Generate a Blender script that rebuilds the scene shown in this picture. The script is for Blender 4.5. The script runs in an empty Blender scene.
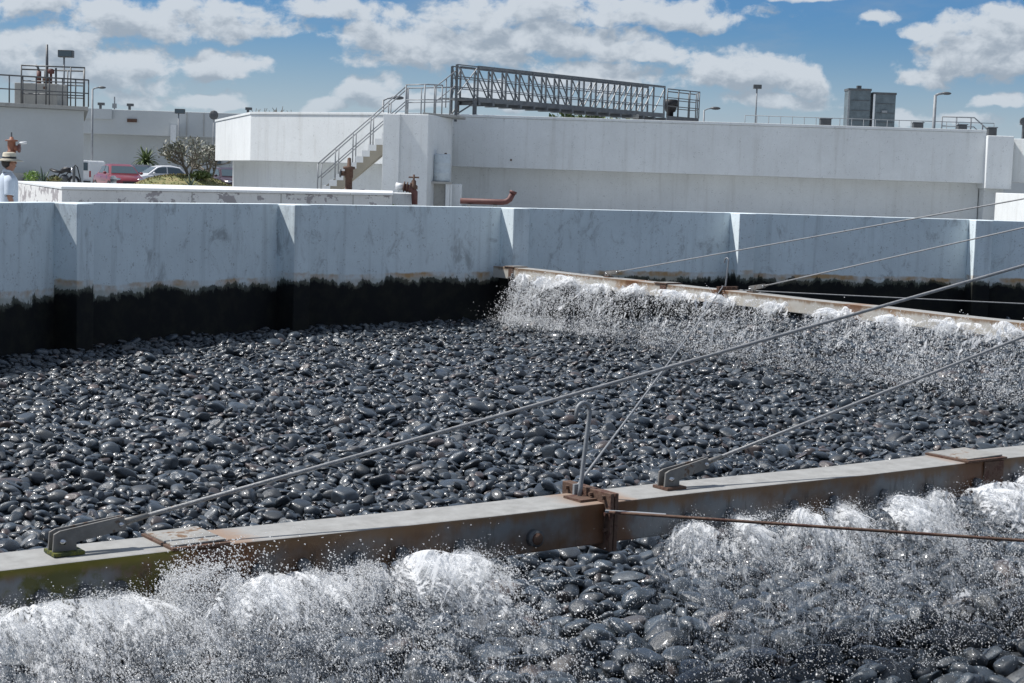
import bpy, bmesh, math, random
import numpy as np
from mathutils import Vector, Matrix, Euler
random.seed(7); rng = np.random.default_rng(11)
PI = math.pi; rad = math.radians
SC = bpy.context.scene; COL = SC.collection

# ------------------------------------------------------------------ camera
F_PX, HOR, ROLL, CAMZ = 1667.5, 177.1, 0.0324, 1.6
PITCH = math.atan((341.5 - HOR) / F_PX)
cp, sp_, cr, sr = math.cos(PITCH), math.sin(PITCH), math.cos(ROLL), math.sin(ROLL)
Rv = Vector((1, 0, 0)); Fv = Vector((0, cp, -sp_)); Uv = Vector((0, sp_, cp))
cam = bpy.data.objects.new('camera', bpy.data.cameras.new('camera')); COL.objects.link(cam)
r_, u_ = cr * Rv + sr * Uv, -sr * Rv + cr * Uv
M = Matrix((r_, u_, -Fv)).transposed().to_4x4(); M.translation = (0, 0, CAMZ)
cam.matrix_world = M
cam.data.sensor_width = 36; cam.data.lens = F_PX / 1024 * 36
cam.data.clip_start = .05; cam.data.clip_end = 9000
SC.camera = cam

def hz(px): return HOR + ROLL * (px - 512)          # row of the horizon at a column
def ray(px, py):
    dx, dy = px - 512, py - 341.5
    x = cr * dx + sr * dy; y = -sr * dx + cr * dy
    v = Rv * x + Fv * F_PX - Uv * y
    return v / v.y
def at(px, py, d): return Vector((0, 0, CAMZ)) + ray(px, py) * d
def X(px, d): return at(px, hz(px), d).x
def Z(px, py, d): return at(px, py, d).z
def proj(p):
    q = M.inverted() @ Vector(p)
    return 512 + F_PX * q.x / -q.z, 341.5 - F_PX * q.y / -q.z

# ------------------------------------------------------------------ node helpers
class NT:
    def __init__(s, tree): s.t = tree; s.n = tree.nodes; s.l = tree.links
    def new(s, typ, **kw):
        n = s.n.new(typ)
        for k, v in kw.items(): setattr(n, k, v)
        return n
    def put(s, sock, v):
        if isinstance(v, bpy.types.NodeSocket): s.l.new(v, sock)
        elif v is not None: sock.default_value = v
    def math(s, op, a, b=None, c=None, clamp=False):
        n = s.new('ShaderNodeMath', operation=op, use_clamp=clamp)
        s.put(n.inputs[0], a); s.put(n.inputs[1], b); s.put(n.inputs[2], c)
        return n.outputs[0]
    def vmath(s, op, a, b=None):
        n = s.new('ShaderNodeVectorMath', operation=op); s.put(n.inputs[0], a); s.put(n.inputs[1], b)
        return n.outputs[0]
    def sep(s, v):
        n = s.new('ShaderNodeSeparateXYZ'); s.put(n.inputs[0], v); return n.outputs
    def comb(s, x, y, z):
        n = s.new('ShaderNodeCombineXYZ')
        for i, v in enumerate((x, y, z)): s.put(n.inputs[i], v)
        return n.outputs[0]
    def noise(s, vec, scale, detail=4, rough=.55, dist=0, out=0, dim='3D'):
        n = s.new('ShaderNodeTexNoise', noise_dimensions=dim); s.put(n.inputs['Vector'], vec)
        n.inputs['Scale'].default_value = scale; n.inputs['Detail'].default_value = detail
        n.inputs['Roughness'].default_value = rough; n.inputs['Distortion'].default_value = dist
        return n.outputs[out]
    def mapr(s, v, a, b, c=0., d=1., smooth=False):
        n = s.new('ShaderNodeMapRange', interpolation_type='SMOOTHSTEP' if smooth else 'LINEAR')
        s.put(n.inputs[0], v)
        for i, q in enumerate((a, b, c, d)): s.put(n.inputs[i + 1], q)
        return n.outputs[0]
    def mix(s, f, a, b, mode='MIX'):
        n = s.new('ShaderNodeMix', data_type='RGBA', blend_type=mode)
        s.put(n.inputs[0], f); s.put(n.inputs[6], col4(a)); s.put(n.inputs[7], col4(b))
        return n.outputs[2]
    def bump(s, h, strength=.3, dist=.02):
        n = s.new('ShaderNodeBump'); n.inputs['Strength'].default_value = strength
        n.inputs['Distance'].default_value = dist; s.put(n.inputs['Height'], h); return n.outputs[0]
def col4(c):
    if isinstance(c, bpy.types.NodeSocket): return c
    if isinstance(c, (int, float)): return (c, c, c, 1)
    return tuple(c) if len(c) == 4 else (*c, 1)

# ------------------------------------------------------------------ world and sun
SUN_EL, SUN_AZ = rad(56), rad(170)                # azimuth counter-clockwise from +X
sd = Vector((math.cos(SUN_EL) * math.cos(SUN_AZ), math.cos(SUN_EL) * math.sin(SUN_AZ), math.sin(SUN_EL)))
SKY_STRENGTH = .094
CLOUDS = [  # column, row, half width, half height (photo pixels, turned into directions), strength
    (150, 22, 135, 22, .95), (40, 4, 100, 20, .8), (215, 12, 70, 20, .8),
    (20, 62, 75, 30, 1.0), (62, 47, 40, 22, 1.0), (128, 70, 50, 24, 1.05), (75, 80, 110, 20, .7),
    (222, 66, 44, 17, 1.1), (205, 103, 42, 11, 1.0), (130, 100, 60, 8, .5),
    (345, 10, 75, 14, .75), (400, 38, 66, 24, .9), (480, 18, 60, 20, .95), (452, 52, 110, 26, .9),
    (600, 12, 150, 20, .95), (560, 42, 120, 22, .9), (640, 52, 50, 12, .85), (590, 78, 70, 20, .85),
    (690, 20, 60, 16, .8), (370, 94, 36, 22, 1.15), (395, 104, 60, 12, .9), (330, 106, 24, 9, .7), (505, 100, 80, 14, .6),
    (742, 78, 74, 28, 1.1), (800, 80, 30, 18, .9), (700, 62, 28, 12, .8), (770, 100, 66, 12, .7),
    (985, 55, 66, 36, 1.1), (1010, 26, 50, 22, 1.0), (935, 78, 28, 12, .8), (1000, 103, 30, 8, .7),
    (878, 22, 18, 9, .8), (912, 33, 26, 9, .85), (800, -4, 55, 8, .8), (920, 118, 90, 7, .5)]

def build_world():
    w = bpy.data.worlds.new('World'); SC.world = w; w.use_nodes = True
    T = NT(w.node_tree); T.n.clear()
    sky = T.new('ShaderNodeTexSky', sky_type='NISHITA'); sky.sun_disc = False
    sky.sun_elevation = SUN_EL; sky.sun_rotation = PI / 2 - SUN_AZ
    sky.air_density = 1.0; sky.dust_density = .6; sky.ozone_density = 1.6; sky.altitude = 10
    tc = T.new('ShaderNodeTexCoord').outputs['Generated']
    d = T.vmath('NORMALIZE', tc); x, y, z = T.sep(d)
    u = T.math('ARCTAN2', x, y)
    v = T.math('ARCTAN2', z, T.math('SQRT', T.math('ADD', T.math('MULTIPLY', x, x), T.math('MULTIPLY', y, y))))
    p0 = T.comb(u, T.math('MULTIPLY', v, 1.5), 0.)
    warp = T.vmath('SUBTRACT', T.noise(p0, 26, 3, .6, out=1), (.5, .5, .5))
    wx, wy, _ = T.sep(warp)
    uw = T.math('ADD', u, T.math('MULTIPLY', wx, .032)); vw = T.math('ADD', v, T.math('MULTIPLY', wy, .018))
    inframe = T.math('MULTIPLY', T.mapr(T.math('ABSOLUTE', u), .33, .42, 1, 0, True), T.mapr(v, .12, .17, 1, 0, True))
    # beyond the frame: unseen broken cumulus from noise, cover raised to brighten shaded walls
    wide = T.noise(T.comb(T.math('MULTIPLY', u, 1.), T.math('MULTIPLY', v, 2.4), 3.), 4.2, 3, .5)
    gen = T.math('MULTIPLY', T.mapr(wide, .36, .56, 0, 1.5), T.math('SUBTRACT', 1, inframe))
    gen = T.math('MULTIPLY', gen, T.mapr(v, .0, .05, 0, 1))
    def field(dv):
        acc = T.math('SUBTRACT', gen, .55)
        vv = T.math('ADD', vw, dv)
        for (px, py, a, b, s) in CLOUDS:
            q = ray(px, py); u0 = math.atan2(q.x, q.y); v0 = math.atan2(q.z, math.hypot(q.x, q.y))
            A, B = a / F_PX * 1.06, b / F_PX * 1.12
            du = T.math('MULTIPLY_ADD', uw, 1 / A, -u0 / A)
            dvv = T.math('MULTIPLY_ADD', vv, 1 / B, -v0 / B)
            low = T.math('MINIMUM', dvv, 0)                       # flatter undersides
            dvv = T.math('MULTIPLY_ADD', low, .5, dvv)
            r2 = T.math('MULTIPLY_ADD', du, du, T.math('MULTIPLY', dvv, dvv))
            acc = T.math('SMOOTH_MAX', acc, T.math('MULTIPLY_ADD', r2, -s, s), .25)
        return acc
    def puffs(p, det):
        return T.math('MULTIPLY', T.math('SUBTRACT', T.noise(p, 44, det, .60, dim='2D'), .5), 2.5)
    pw = T.vmath('ADD', p0, T.vmath('MULTIPLY', warp, (.014, .012, 0.)))
    d0 = T.math('ADD', puffs(pw, 8), field(0.))
    d1 = T.math('ADD', puffs(T.vmath('ADD', pw, (-.004, .011, 0)), 4), field(.010))
    alpha = T.mapr(d0, -.10, .60, 0, 1, True)
    shade = T.mapr(T.math('SUBTRACT', d1, T.math('MULTIPLY', d0, .4)), -.15, .95, 0, 1, True)
    lit = T.mix(shade, CLOUD_LIT, CLOUD_DIM)
    haze = T.mapr(v, -.01, .10, .92, .0, True)
    skyc = T.mix(1., sky.outputs[0], SKY_TINT, 'MULTIPLY')
    base = T.mix(haze, skyc, HAZE_COL)
    wisp = T.mapr(T.noise(T.comb(T.math('MULTIPLY', u, .6), T.math('MULTIPLY', v, 2.), 7.), 18, 7, .6), .5, .8, 0, .35, True)
    base = T.mix(wisp, base, CLOUD_DIM)
    amax = T.mapr(v, .02, .06, .6, .96)
    c = T.mix(T.math('MULTIPLY', alpha, amax), base, lit)
    below = T.mapr(v, -.02, 0., 1, 0)
    c = T.mix(below, c, (1.6, 1.7, 1.8))
    bg = T.new('ShaderNodeBackground'); T.put(bg.inputs[0], c); bg.inputs[1].default_value = SKY_STRENGTH
    out = T.new('ShaderNodeOutputWorld'); T.l.new(bg.outputs[0], out.inputs[0])
CLOUD_LIT, CLOUD_DIM, HAZE_COL, SKY_TINT = (4.4, 4.8, 5.25), (2.45, 2.9, 3.45), (3.9, 4.45, 4.9), (.222, .40, .64)
build_world()
sun = bpy.data.objects.new('sun', bpy.data.lights.new('sun', 'SUN')); COL.objects.link(sun)
sun.data.energy = 3.8; sun.data.angle = rad(.53); sun.data.color = (1, .97, .93)
sun.rotation_euler = (-sd).to_track_quat('-Z', 'Y').to_euler()
SC.view_settings.view_transform = 'Standard'; SC.view_settings.look = 'None'
SC.view_settings.exposure = 0.56; SC.view_settings.gamma = 1
SC.render.engine = 'CYCLES'
SC.cycles.use_denoising = True; SC.cycles.max_bounces = 9; SC.cycles.diffuse_bounces = 6; SC.cycles.transparent_max_bounces = 28
SC.cycles.sample_clamp_indirect = 4

# ------------------------------------------------------------------ object helpers
def tag(o, label=None, cat=None, group=None, kind=None):
    if label: o['label'] = label
    if cat: o['category'] = cat
    if group: o['group'] = group
    if kind: o['kind'] = kind
    return o
def empty(name, loc, label, cat, group=None, rz=0):
    o = bpy.data.objects.new(name, None); COL.objects.link(o); o.location = loc; o.rotation_euler = (0, 0, rz)
    o.empty_display_size = .2
    return tag(o, label, cat, group)
def link(name, me, parent=None, mat=None):
    o = bpy.data.objects.new(name, me); COL.objects.link(o)
    if mat and not me.materials: me.materials.append(mat)
    if parent: o.parent = parent
    return o
def copy_tree(o, parent=None):
    c = o.copy(); COL.objects.link(c); c.parent = parent
    for ch in list(o.children): copy_tree(ch, c)
    return c
def frame(a, b):
    d = (Vector(b) - Vector(a)); q = d.to_track_quat('Z', 'Y').to_matrix()
    return d.length, q
class MB:
    """gathers shapes; build() links them as one mesh object"""
    def __init__(s): s.v = []; s.f = []
    def add(s, v, f):
        k = len(s.v); s.v += [tuple(p) for p in v]; s.f += [tuple(i + k for i in q) for q in f]; return s
    def box(s, c, size, rot=None):
        hx, hy, h = size[0] / 2, size[1] / 2, size[2] / 2
        pts = [Vector((x, y, z)) for z in (-h, h) for y in (-hy, hy) for x in (-hx, hx)]
        if rot is not None:
            m = rot if isinstance(rot, Matrix) else Euler(rot).to_matrix(); pts = [m @ p for p in pts]
        c = Vector(c)
        return s.add([p + c for p in pts], [(0, 2, 3, 1), (4, 5, 7, 6), (0, 1, 5, 4), (2, 6, 7, 3), (0, 4, 6, 2), (1, 3, 7, 5)])
    def bar(s, a, b, w, h):
        L, q = frame(a, b); return s.box((Vector(a) + Vector(b)) / 2, (w, h, L), q)
    def prism(s, poly, z0, z1):
        n = len(poly); ar = sum(poly[i][0] * poly[(i + 1) % n][1] - poly[(i + 1) % n][0] * poly[i][1] for i in range(n))
        if ar < 0: poly = poly[::-1]
        v = [(p[0], p[1], z0) for p in poly] + [(p[0], p[1], z1) for p in poly]
        f = [tuple(range(n - 1, -1, -1)), tuple(range(n, 2 * n))] + [(i, (i + 1) % n, n + (i + 1) % n, n + i) for i in range(n)]
        return s.add(v, f)
    def tube(s, pts, r, n=8, cap=True):
        pts = [Vector(p) for p in pts]; m = len(pts)
        rs = r if isinstance(r, (list, tuple)) else [r] * m
        v = []; f = []; prev = None
        for i, p in enumerate(pts):
            t = (pts[min(i + 1, m - 1)] - pts[max(i - 1, 0)]).normalized()
            if prev is None:
                a = t.orthogonal().normalized()
            else:
                a = (prev - t * prev.dot(t)).normalized()
            prev = a; b = t.cross(a)
            for k in range(n):
                an = 2 * PI * k / n; v.append(p + (a * math.cos(an) + b * math.sin(an)) * rs[i])
        for i in range(m - 1):
            for k in range(n):
                f.append((i * n + k, i * n + (k + 1) % n, (i + 1) * n + (k + 1) % n, (i + 1) * n + k))
        if cap: f += [tuple(range(n - 1, -1, -1)), tuple(range((m - 1) * n, m * n))]
        return s.add(v, f)
    def lathe(s, c, prof, n=16):
        c = Vector(c); v = []; f = []
        for (r, z) in prof:
            for k in range(n):
                an = 2 * PI * k / n; v.append(c + Vector((r * math.cos(an), r * math.sin(an), z)))
        for i in range(len(prof) - 1):
            for k in range(n): f.append((i * n + k, i * n + (k + 1) % n, (i + 1) * n + (k + 1) % n, (i + 1) * n + k))
        f += [tuple(range(n - 1, -1, -1)), tuple(range((len(prof) - 1) * n, len(prof) * n))]
        return s.add(v, f)
    def loft(s, rings, cap=True):
        n = len(rings[0]); v = [p for r in rings for p in r]; f = []
        for i in range(len(rings) - 1):
            for k in range(n): f.append((i * n + k, i * n + (k + 1) % n, (i + 1) * n + (k + 1) % n, (i + 1) * n + k))
        if cap: f += [tuple(range(n - 1, -1, -1)), tuple(range((len(rings) - 1) * n, len(rings) * n))]
        return s.add(v, f)
    def ell(s, c, rad3, nu=10, nv=7, rot=None):
        rings = []
        for j in range(nv + 1):
            ph = PI * (j + .02) / (nv + .04) - PI / 2
            ring = []
            for k in range(nu):
                th = 2 * PI * k / nu
                p = Vector((rad3[0] * math.cos(ph) * math.cos(th), rad3[1] * math.cos(ph) * math.sin(th), rad3[2] * math.sin(ph)))
                if rot: p = Euler(rot).to_matrix() @ p
                ring.append(Vector(c) + p)
            rings.append(ring)
        return s.loft(rings)
    def mesh(s, name, smooth=False):
        me = bpy.data.meshes.new(name); me.from_pydata(s.v, [], s.f)
        if smooth: me.polygons.foreach_set('use_smooth', [True] * len(me.polygons))
        me.update(); return me
    def build(s, name, mat, parent=None, smooth=False, bevel=0, seg=2):
        o = link(name, s.mesh(name, smooth), parent, mat)
        if bevel:
            b = o.modifiers.new('bevel', 'BEVEL'); b.width = bevel; b.segments = seg; b.limit_method = 'ANGLE'; b.angle_limit = rad(40)
        return o
def np_mesh(name, V, Fc, k):
    """big triangle/quad mesh from arrays, k corners a face"""
    me = bpy.data.meshes.new(name); nf = len(Fc)
    me.vertices.add(len(V)); me.vertices.foreach_set('co', V.astype(np.float32).ravel())
    me.loops.add(nf * k); me.loops.foreach_set('vertex_index', Fc.astype(np.int32).ravel())
    me.polygons.add(nf); me.polygons.foreach_set('loop_start', np.arange(0, nf * k, k, dtype=np.int32))
    me.polygons.foreach_set('use_smooth', np.ones(nf, bool))
    me.update(calc_edges=True); return me

# ------------------------------------------------------------------ materials
def mat(name, color, rough=.6, metal=0, spec=.5):
    m = bpy.data.materials.new(name); m.use_nodes = True
    T = NT(m.node_tree); b = T.n['Principled BSDF']
    T.put(b.inputs['Base Color'], col4(color)); b.inputs['Roughness'].default_value = rough
    b.inputs['Metallic'].default_value = metal; b.inputs['Specular IOR Level'].default_value = spec
    m['_'] = 0
    return m, T, b
def worn(name, color, rough=.6, metal=0, wear=(.18, .09, .05), amount=.5, scale=6, var=.18, bump=.15):
    """paint or metal with blotchy tone and patches of wear"""
    m, T, b = mat(name, color, rough, metal)
    pos = T.new('ShaderNodeTexCoord').outputs['Object']
    n1 = T.noise(pos, scale, 6, .65); n2 = T.noise(pos, scale * 5, 4, .6)
    c = T.mix(T.mapr(n1, .3, .7, 1 - var, 1 + var), (0, 0, 0), color)
    c = T.mix(T.mapr(n1, .35, .65, 0, 1), tuple(x * (1 - var) for x in color), tuple(min(1, x * (1 + var)) for x in color))
    k = T.mapr(T.math('ADD', n1, T.math('MULTIPLY', n2, .5)), 1.02 - .5 * amount, 1.12 - .5 * amount, 0, 1, True)
    c = T.mix(k, c, wear)
    T.put(b.inputs['Base Color'], c)
    T.put(b.inputs['Normal'], T.bump(n2, bump, .01))
    return m
def concrete(name, color, streak=.25, dirt=(.20, .19, .17), scale=1., patches=0., patchc=(.22, .17, .16), specks=0.):
    m, T, b = mat(name, color, .8, 0, .25)
    pos = T.new('ShaderNodeNewGeometry').outputs['Position']
    x, y, z = T.sep(pos)
    big = T.noise(pos, .7 * scale, 5, .6); fine = T.noise(pos, 14 * scale, 5, .65)
    st = T.noise(T.comb(T.math('MULTIPLY', x, 3.2 * scale), T.math('MULTIPLY', y, 3.2 * scale), T.math('MULTIPLY', z, .22)), 1.5, 5, .6)
    c = T.mix(T.mapr(big, .3, .7, 0, .7), color, tuple(q * .82 for q in color))
    c = T.mix(T.math('MULTIPLY', T.mapr(st, .5, .78, 0, 1, True), streak), c, dirt)
    c = T.mix(T.mapr(fine, .35, .7, .14, 0), c, dirt)
    if specks:
        vo = T.noise(pos, 7 * scale, 3, .7); vo2 = T.noise(pos, 28 * scale, 2, .6)
        c = T.mix(T.math('MULTIPLY', T.mapr(T.math('MULTIPLY', vo, vo2), .33, .46, 0, 1, True), specks), c, (.08, .08, .075))
    if specks > .35:                                               # larger smudges and scuffs
        sm = T.noise(T.vmath('MULTIPLY', pos, (1., 1., .6)), 2.6, 7, .72, .6)
        c = T.mix(T.mapr(sm, .53, .70, 0, .5, True), c, (.17, .18, .185))
    if patches:
        pn = T.noise(T.vmath('MULTIPLY', pos, (.8, .8, 1.4)), 2.4, 6, .62)
        c = T.mix(T.mapr(pn, 1 - patches, 1.015 - patches, 0, .85), c, patchc)
    T.put(b.inputs['Base Color'], c); T.put(b.inputs['Normal'], T.bump(fine, .25, .01))
    return m, T, b, c, pos
M_ = {}
M_['white_wall'] = concrete('painted_concrete', (.755, .78, .785), .30, (.40, .39, .36), 1, specks=.3)[0]
M_['white_far'] = concrete('far_painted_concrete', (.52, .55, .56), .10, (.40, .39, .36), .5)[0]
M_['parapet'] = concrete('peeling_concrete', (.70, .70, .69), .2, (.38, .35, .33), 1, .45, (.26, .24, .25), .3)[0]
M_['gray_concrete'] = concrete('grey_concrete', (.42, .42, .40), .3, (.2, .18, .16), 2, specks=.4)[0]
M_['paving'] = concrete('paving', (.35, .36, .36), .0, (.2, .19, .17), .6)[0]
M_['steel'] = worn('galvanised_steel', (.24, .255, .27), .6, .2, (.22, .13, .09), .12, 5, .15)
M_['dark_steel'] = worn('dark_steel', (.10, .105, .11), .5, .3, (.16, .09, .06), .25, 4, .2)
M_['rust'] = worn('rusted_iron', (.115, .068, .047), .8, .1, (.08, .035, .025), .5, 12, .3, .4)
M_['red_oxide'] = worn('red_oxide_paint', (.12, .045, .04), .6, 0, (.10, .05, .04), .4, 9, .2)
M_['orange_oxide'] = worn('orange_oxide_paint', (.24, .095, .055), .6, 0, (.16, .07, .05), .4, 9, .2)
M_['cable'] = worn('steel_cable', (.27, .275, .28), .55, .2, (.2, .14, .1), .25, 30, .2, .4)
M_['white_paint'] = worn('white_paint', (.72, .73, .73), .5, 0, (.45, .42, .38), .25, 8, .08)
M_['black'] = mat('black_plastic', (.015, .015, .017), .5)[0]
M_['glass'] = mat('dark_glass', (.05, .08, .10), .08, 0, .8)[0]
M_['tyre'] = mat('tyre_rubber', (.02, .02, .022), .8)[0]
M_['chrome'] = mat('bright_metal', (.55, .56, .58), .25, 1)[0]

def ring_material():
    m, T, b, c, pos = concrete('stained_tank_wall', (.77, .86, .895), .6, (.40, .45, .47), 1.1, specks=.4)
    x, y, z = T.sep(pos)
    fl = T.comb(T.math('MULTIPLY', x, 1.), T.math('MULTIPLY', y, 1.), T.math('MULTIPLY', z, .45))
    n1 = T.noise(fl, .9, 5, .7); n2 = T.noise(fl, 2.6, 7, .72, .8)
    oi = T.new('ShaderNodeAttribute'); oi.attribute_type = 'OBJECT'; oi.attribute_name = 'stain'
    edge = T.math('MULTIPLY_ADD', T.math('SUBTRACT', n1, .5), .20, T.math('ADD', oi.outputs['Fac'], -.205))
    ragged = T.math('MULTIPLY_ADD', T.math('SUBTRACT', n2, .5), .56, T.math('ADD', edge, -.075))
    ragged = T.math('MINIMUM', ragged, T.math('ADD', edge, .012))
    tan = T.mapr(T.math('SUBTRACT', z, T.math('ADD', edge, .060)), -.022, .018, 1, 0, True)
    c = T.mix(T.math('MULTIPLY', tan, T.mapr(T.noise(pos, 1.4, 4, .65), .42, .62, .1, .95)), c, (.46, .28, .12))
    pale = T.mapr(T.math('SUBTRACT', z, edge), -.05, .0, 1, 0, True)
    c = T.mix(T.math('MULTIPLY', pale, T.mapr(n1, .4, .6, .35, 1.)), c, (.42, .44, .40))
    green = T.mapr(T.math('SUBTRACT', z, T.math('ADD', ragged, .02)), -.012, .02, 1, 0, True)
    c = T.mix(T.math('MULTIPLY', green, .85), c, (.022, .026, .012))
    blk = T.mapr(T.math('SUBTRACT', z, T.math('ADD', ragged, -.02)), -.05, .01, 1, 0, True)
    c = T.mix(blk, c, T.mix(T.mapr(T.noise(pos, 3., 5, .65), .45, .7, 0, 1), (.007, .008, .009), (.018, .019, .014)))
    T.put(b.inputs['Base Color'], c)
    return m
M_['ring'] = ring_material()

def arm_material(gray, brown, bias, algae, name, stains=()):
    m, T, b = mat(name, (.3, .3, .3), .6, 0, .35)
    tc = T.new('ShaderNodeTexCoord').outputs['Object']; x, y, z = T.sep(tc)
    nz = T.sep(T.new('ShaderNodeNewGeometry').outputs['True Normal'])[2]
    n1 = T.noise(tc, 1.3, 5, .6); n2 = T.noise(tc, 9, 6, .65)
    st = T.noise(T.comb(T.math('MULTIPLY', x, 7), T.math('MULTIPLY', y, 7), T.math('MULTIPLY', z, 1.2)), 1.6, 5, .65)
    top = T.mix(T.mapr(n2, .35, .7, 0, .6), (.33, .33, .32), (.17, .165, .155))
    top = T.mix(T.mapr(n1, .6, .72, 0, .5, True), top, (.22, .15, .09))
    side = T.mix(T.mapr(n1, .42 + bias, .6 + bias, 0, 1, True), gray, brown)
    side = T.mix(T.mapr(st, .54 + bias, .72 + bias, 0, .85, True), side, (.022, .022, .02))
    # rust line under the upper edge
    up = T.mapr(T.math('ADD', z, T.math('MULTIPLY', T.math('SUBTRACT', st, .5), .14)), -.07, -.012, 0, .85, True)
    side = T.mix(up, side, (.17, .10, .05))
    # algae towards the outer end
    al = T.math('MULTIPLY', T.mapr(T.math('ADD', x, T.math('MULTIPLY', T.math('SUBTRACT', n1, .5), 1.5)), algae, algae + .7, 0, 1, True), T.mapr(n2, .42, .58, 0, .9, True))
    side = T.mix(al, side, (.085, .085, .012))
    lip = T.math('MULTIPLY', T.mapr(x, algae - .1, algae + .5, 0, 1, True), T.mapr(z, -.05, -.01, 0, .9, True))
    side = T.mix(lip, side, (.17, .15, .02))
    for r0 in stains:                                              # rust run-off below fittings
        w_ = T.math('ADD', T.math('ABSOLUTE', T.math('SUBTRACT', x, r0)), T.math('MULTIPLY', T.math('SUBTRACT', n2, .5), .30))
        k_ = T.mapr(w_, .10, .24, .85, 0, True)
        side = T.mix(k_, side, (.13, .058, .026)); top = T.mix(T.math('MULTIPLY', k_, .7), top, (.25, .13, .06))
    c = T.mix(T.mapr(nz, .5, .8, 0, 1), side, top)
    T.put(b.inputs['Base Color'], c)
    T.put(b.inputs['Roughness'], T.mapr(nz, .5, .8, .38, .75))
    T.put(b.inputs['Normal'], T.bump(n2, .2, .01))
    return m
def stone_material():
    m, T, b = mat('wet_dark_stone', (.04, .04, .04), .3, 0, .5)
    tc = T.new('ShaderNodeTexCoord').outputs['Object']
    rnd = T.new('ShaderNodeObjectInfo').outputs['Random']
    cr_ = T.new('ShaderNodeValToRGB'); e = cr_.color_ramp.elements
    e[0].position = 0; e[0].color = (.014, .020, .028, 1); e[1].position = .45; e[1].color = (.029, .042, .057, 1)
    for p, c in ((.7, (.064, .086, .110)), (.88, (.024, .031, .039)), (.92, (.10, .11, .118)), (.955, (.072, .062, .060)), (1., (.090, .064, .060))):
        q = cr_.color_ramp.elements.new(p); q.color = (*c, 1)
    T.put(cr_.inputs[0], rnd)
    off = T.vmath('ADD', tc, T.comb(T.math('MULTIPLY', rnd, 37.), T.math('MULTIPLY', rnd, 91.), 0.))
    n1 = T.noise(off, 1.6, 4, .6); n2 = T.noise(off, 9, 5, .7)
    c = T.mix(T.mapr(n1, .35, .65, .0, .6), cr_.outputs[0], (.018, .020, .022))
    c = T.mix(T.mapr(n2, .58, .72, 0, .25), c, (.10, .105, .11))
    T.put(b.inputs['Base Color'], c)
    rn = T.math('FRACT', T.math('MULTIPLY', rnd, 13.7))
    b.inputs['Coat Weight'].default_value = .55; b.inputs['Coat Roughness'].default_value = .14; b.inputs['Coat IOR'].default_value = 1.33
    T.put(b.inputs['Roughness'], T.math('ADD', T.mapr(rn, 0, 1, .22, .46), T.mapr(n1, .3, .7, -.05, .10)))
    T.put(b.inputs['Normal'], T.bump(n2, .22, .08))
    return m
M_['stone'] = stone_material()

def water_material(name, c, trans, clear):
    m = bpy.data.materials.new(name); m.use_nodes = True; T = NT(m.node_tree); T.n.clear()
    a = T.new('ShaderNodeBsdfDiffuse'); a.inputs[0].default_value = col4(c)
    t = T.new('ShaderNodeBsdfTranslucent'); t.inputs[0].default_value = col4(c)
    x = T.new('ShaderNodeMixShader'); x.inputs[0].default_value = trans
    T.l.new(a.outputs[0], x.inputs[1]); T.l.new(t.outputs[0], x.inputs[2])
    k = T.new('ShaderNodeBsdfTransparent'); y = T.new('ShaderNodeMixShader'); y.inputs[0].default_value = clear
    T.l.new(x.outputs[0], y.inputs[1]); T.l.new(k.outputs[0], y.inputs[2])
    o = T.new('ShaderNodeOutputMaterial'); T.l.new(y.outputs[0], o.inputs[0])
    return m
M_['foam'] = water_material('white_water', (.95, .96, .97), .5, .35)
def film_material():
    m, T, b = mat('clear_water_film', (.75, .82, .88), .08, 0, .5)
    b.inputs['Transmission Weight'].default_value = .6; b.inputs['IOR'].default_value = 1.33
    return m
M_['leaf'] = worn('green_leaf', (.07, .11, .03), .5, 0, (.13, .15, .05), .5, 3, .3)
M_['pale_leaf'] = worn('pale_leaf', (.20, .21, .16), .6, 0, (.34, .33, .29), .6, 3, .3)
M_['agave'] = worn('grey_green_leaf', (.08, .12, .09), .5, 0, (.12, .16, .12), .5, 3, .3)
M_['lime_leaf'] = worn('bright_green_leaf', (.16, .27, .05), .5, 0, (.22, .30, .08), .5, 3, .3)
M_['bark'] = worn('grey_bark', (.20, .18, .15), .9, 0, (.12, .1, .08), .5, 6, .3)
M_['grass'] = worn('dry_grass', (.17, .18, .07), .9, 0, (.24, .21, .10), .6, 1.5, .3)

# ------------------------------------------------------------------ the tank: centre, radius
CX, CY, RR = 10.294, 15.374, 18.457
C = Vector((CX, CY, 0)); WT, WB = 1.045, -1.6
def pol(r, deg): return (CX + r * math.cos(rad(deg)), CY + r * math.sin(rad(deg)))
PIL = [154.84, 140.12, 124.92, 109.27, 93.53]
step = (360 - (154.84 - 93.53)) / 20
PIL += [93.53 - step * k for k in range(1, 20)]
# ground: one ring-shaped sheet from the tank wall to the horizon
def ring_sheet(name, r0, radii, z, m, n=96):
    V = []; Fc = []
    rs = [r0] + radii
    for r in rs:
        for k in range(n): V.append((*pol(r, 360 * k / n), z))
    for i in range(len(rs) - 1):
        for k in range(n): Fc.append((i * n + k, (i + 1) * n + k, (i + 1) * n + (k + 1) % n, i * n + (k + 1) % n))
    me = bpy.data.meshes.new(name); me.from_pydata(V, [], Fc); return link(name, me, None, m)
tag(ring_sheet('ground', RR + .12, [24, 40, 80, 200, 800, 5000], 0, M_['paving']), 'pale concrete yard paving around the round tank', None, None, 'structure')
me = MB(); me.add([(*pol(RR + .1, k * 7.5), -1.12) for k in range(48)], [tuple(range(48))])
filter_floor = tag(me.build('filter_floor', mat('dark_gravel', (.012, .013, .014), .8)[0]), 'dark floor of the round filter bed under the stones', None, None, 'structure')

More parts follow.
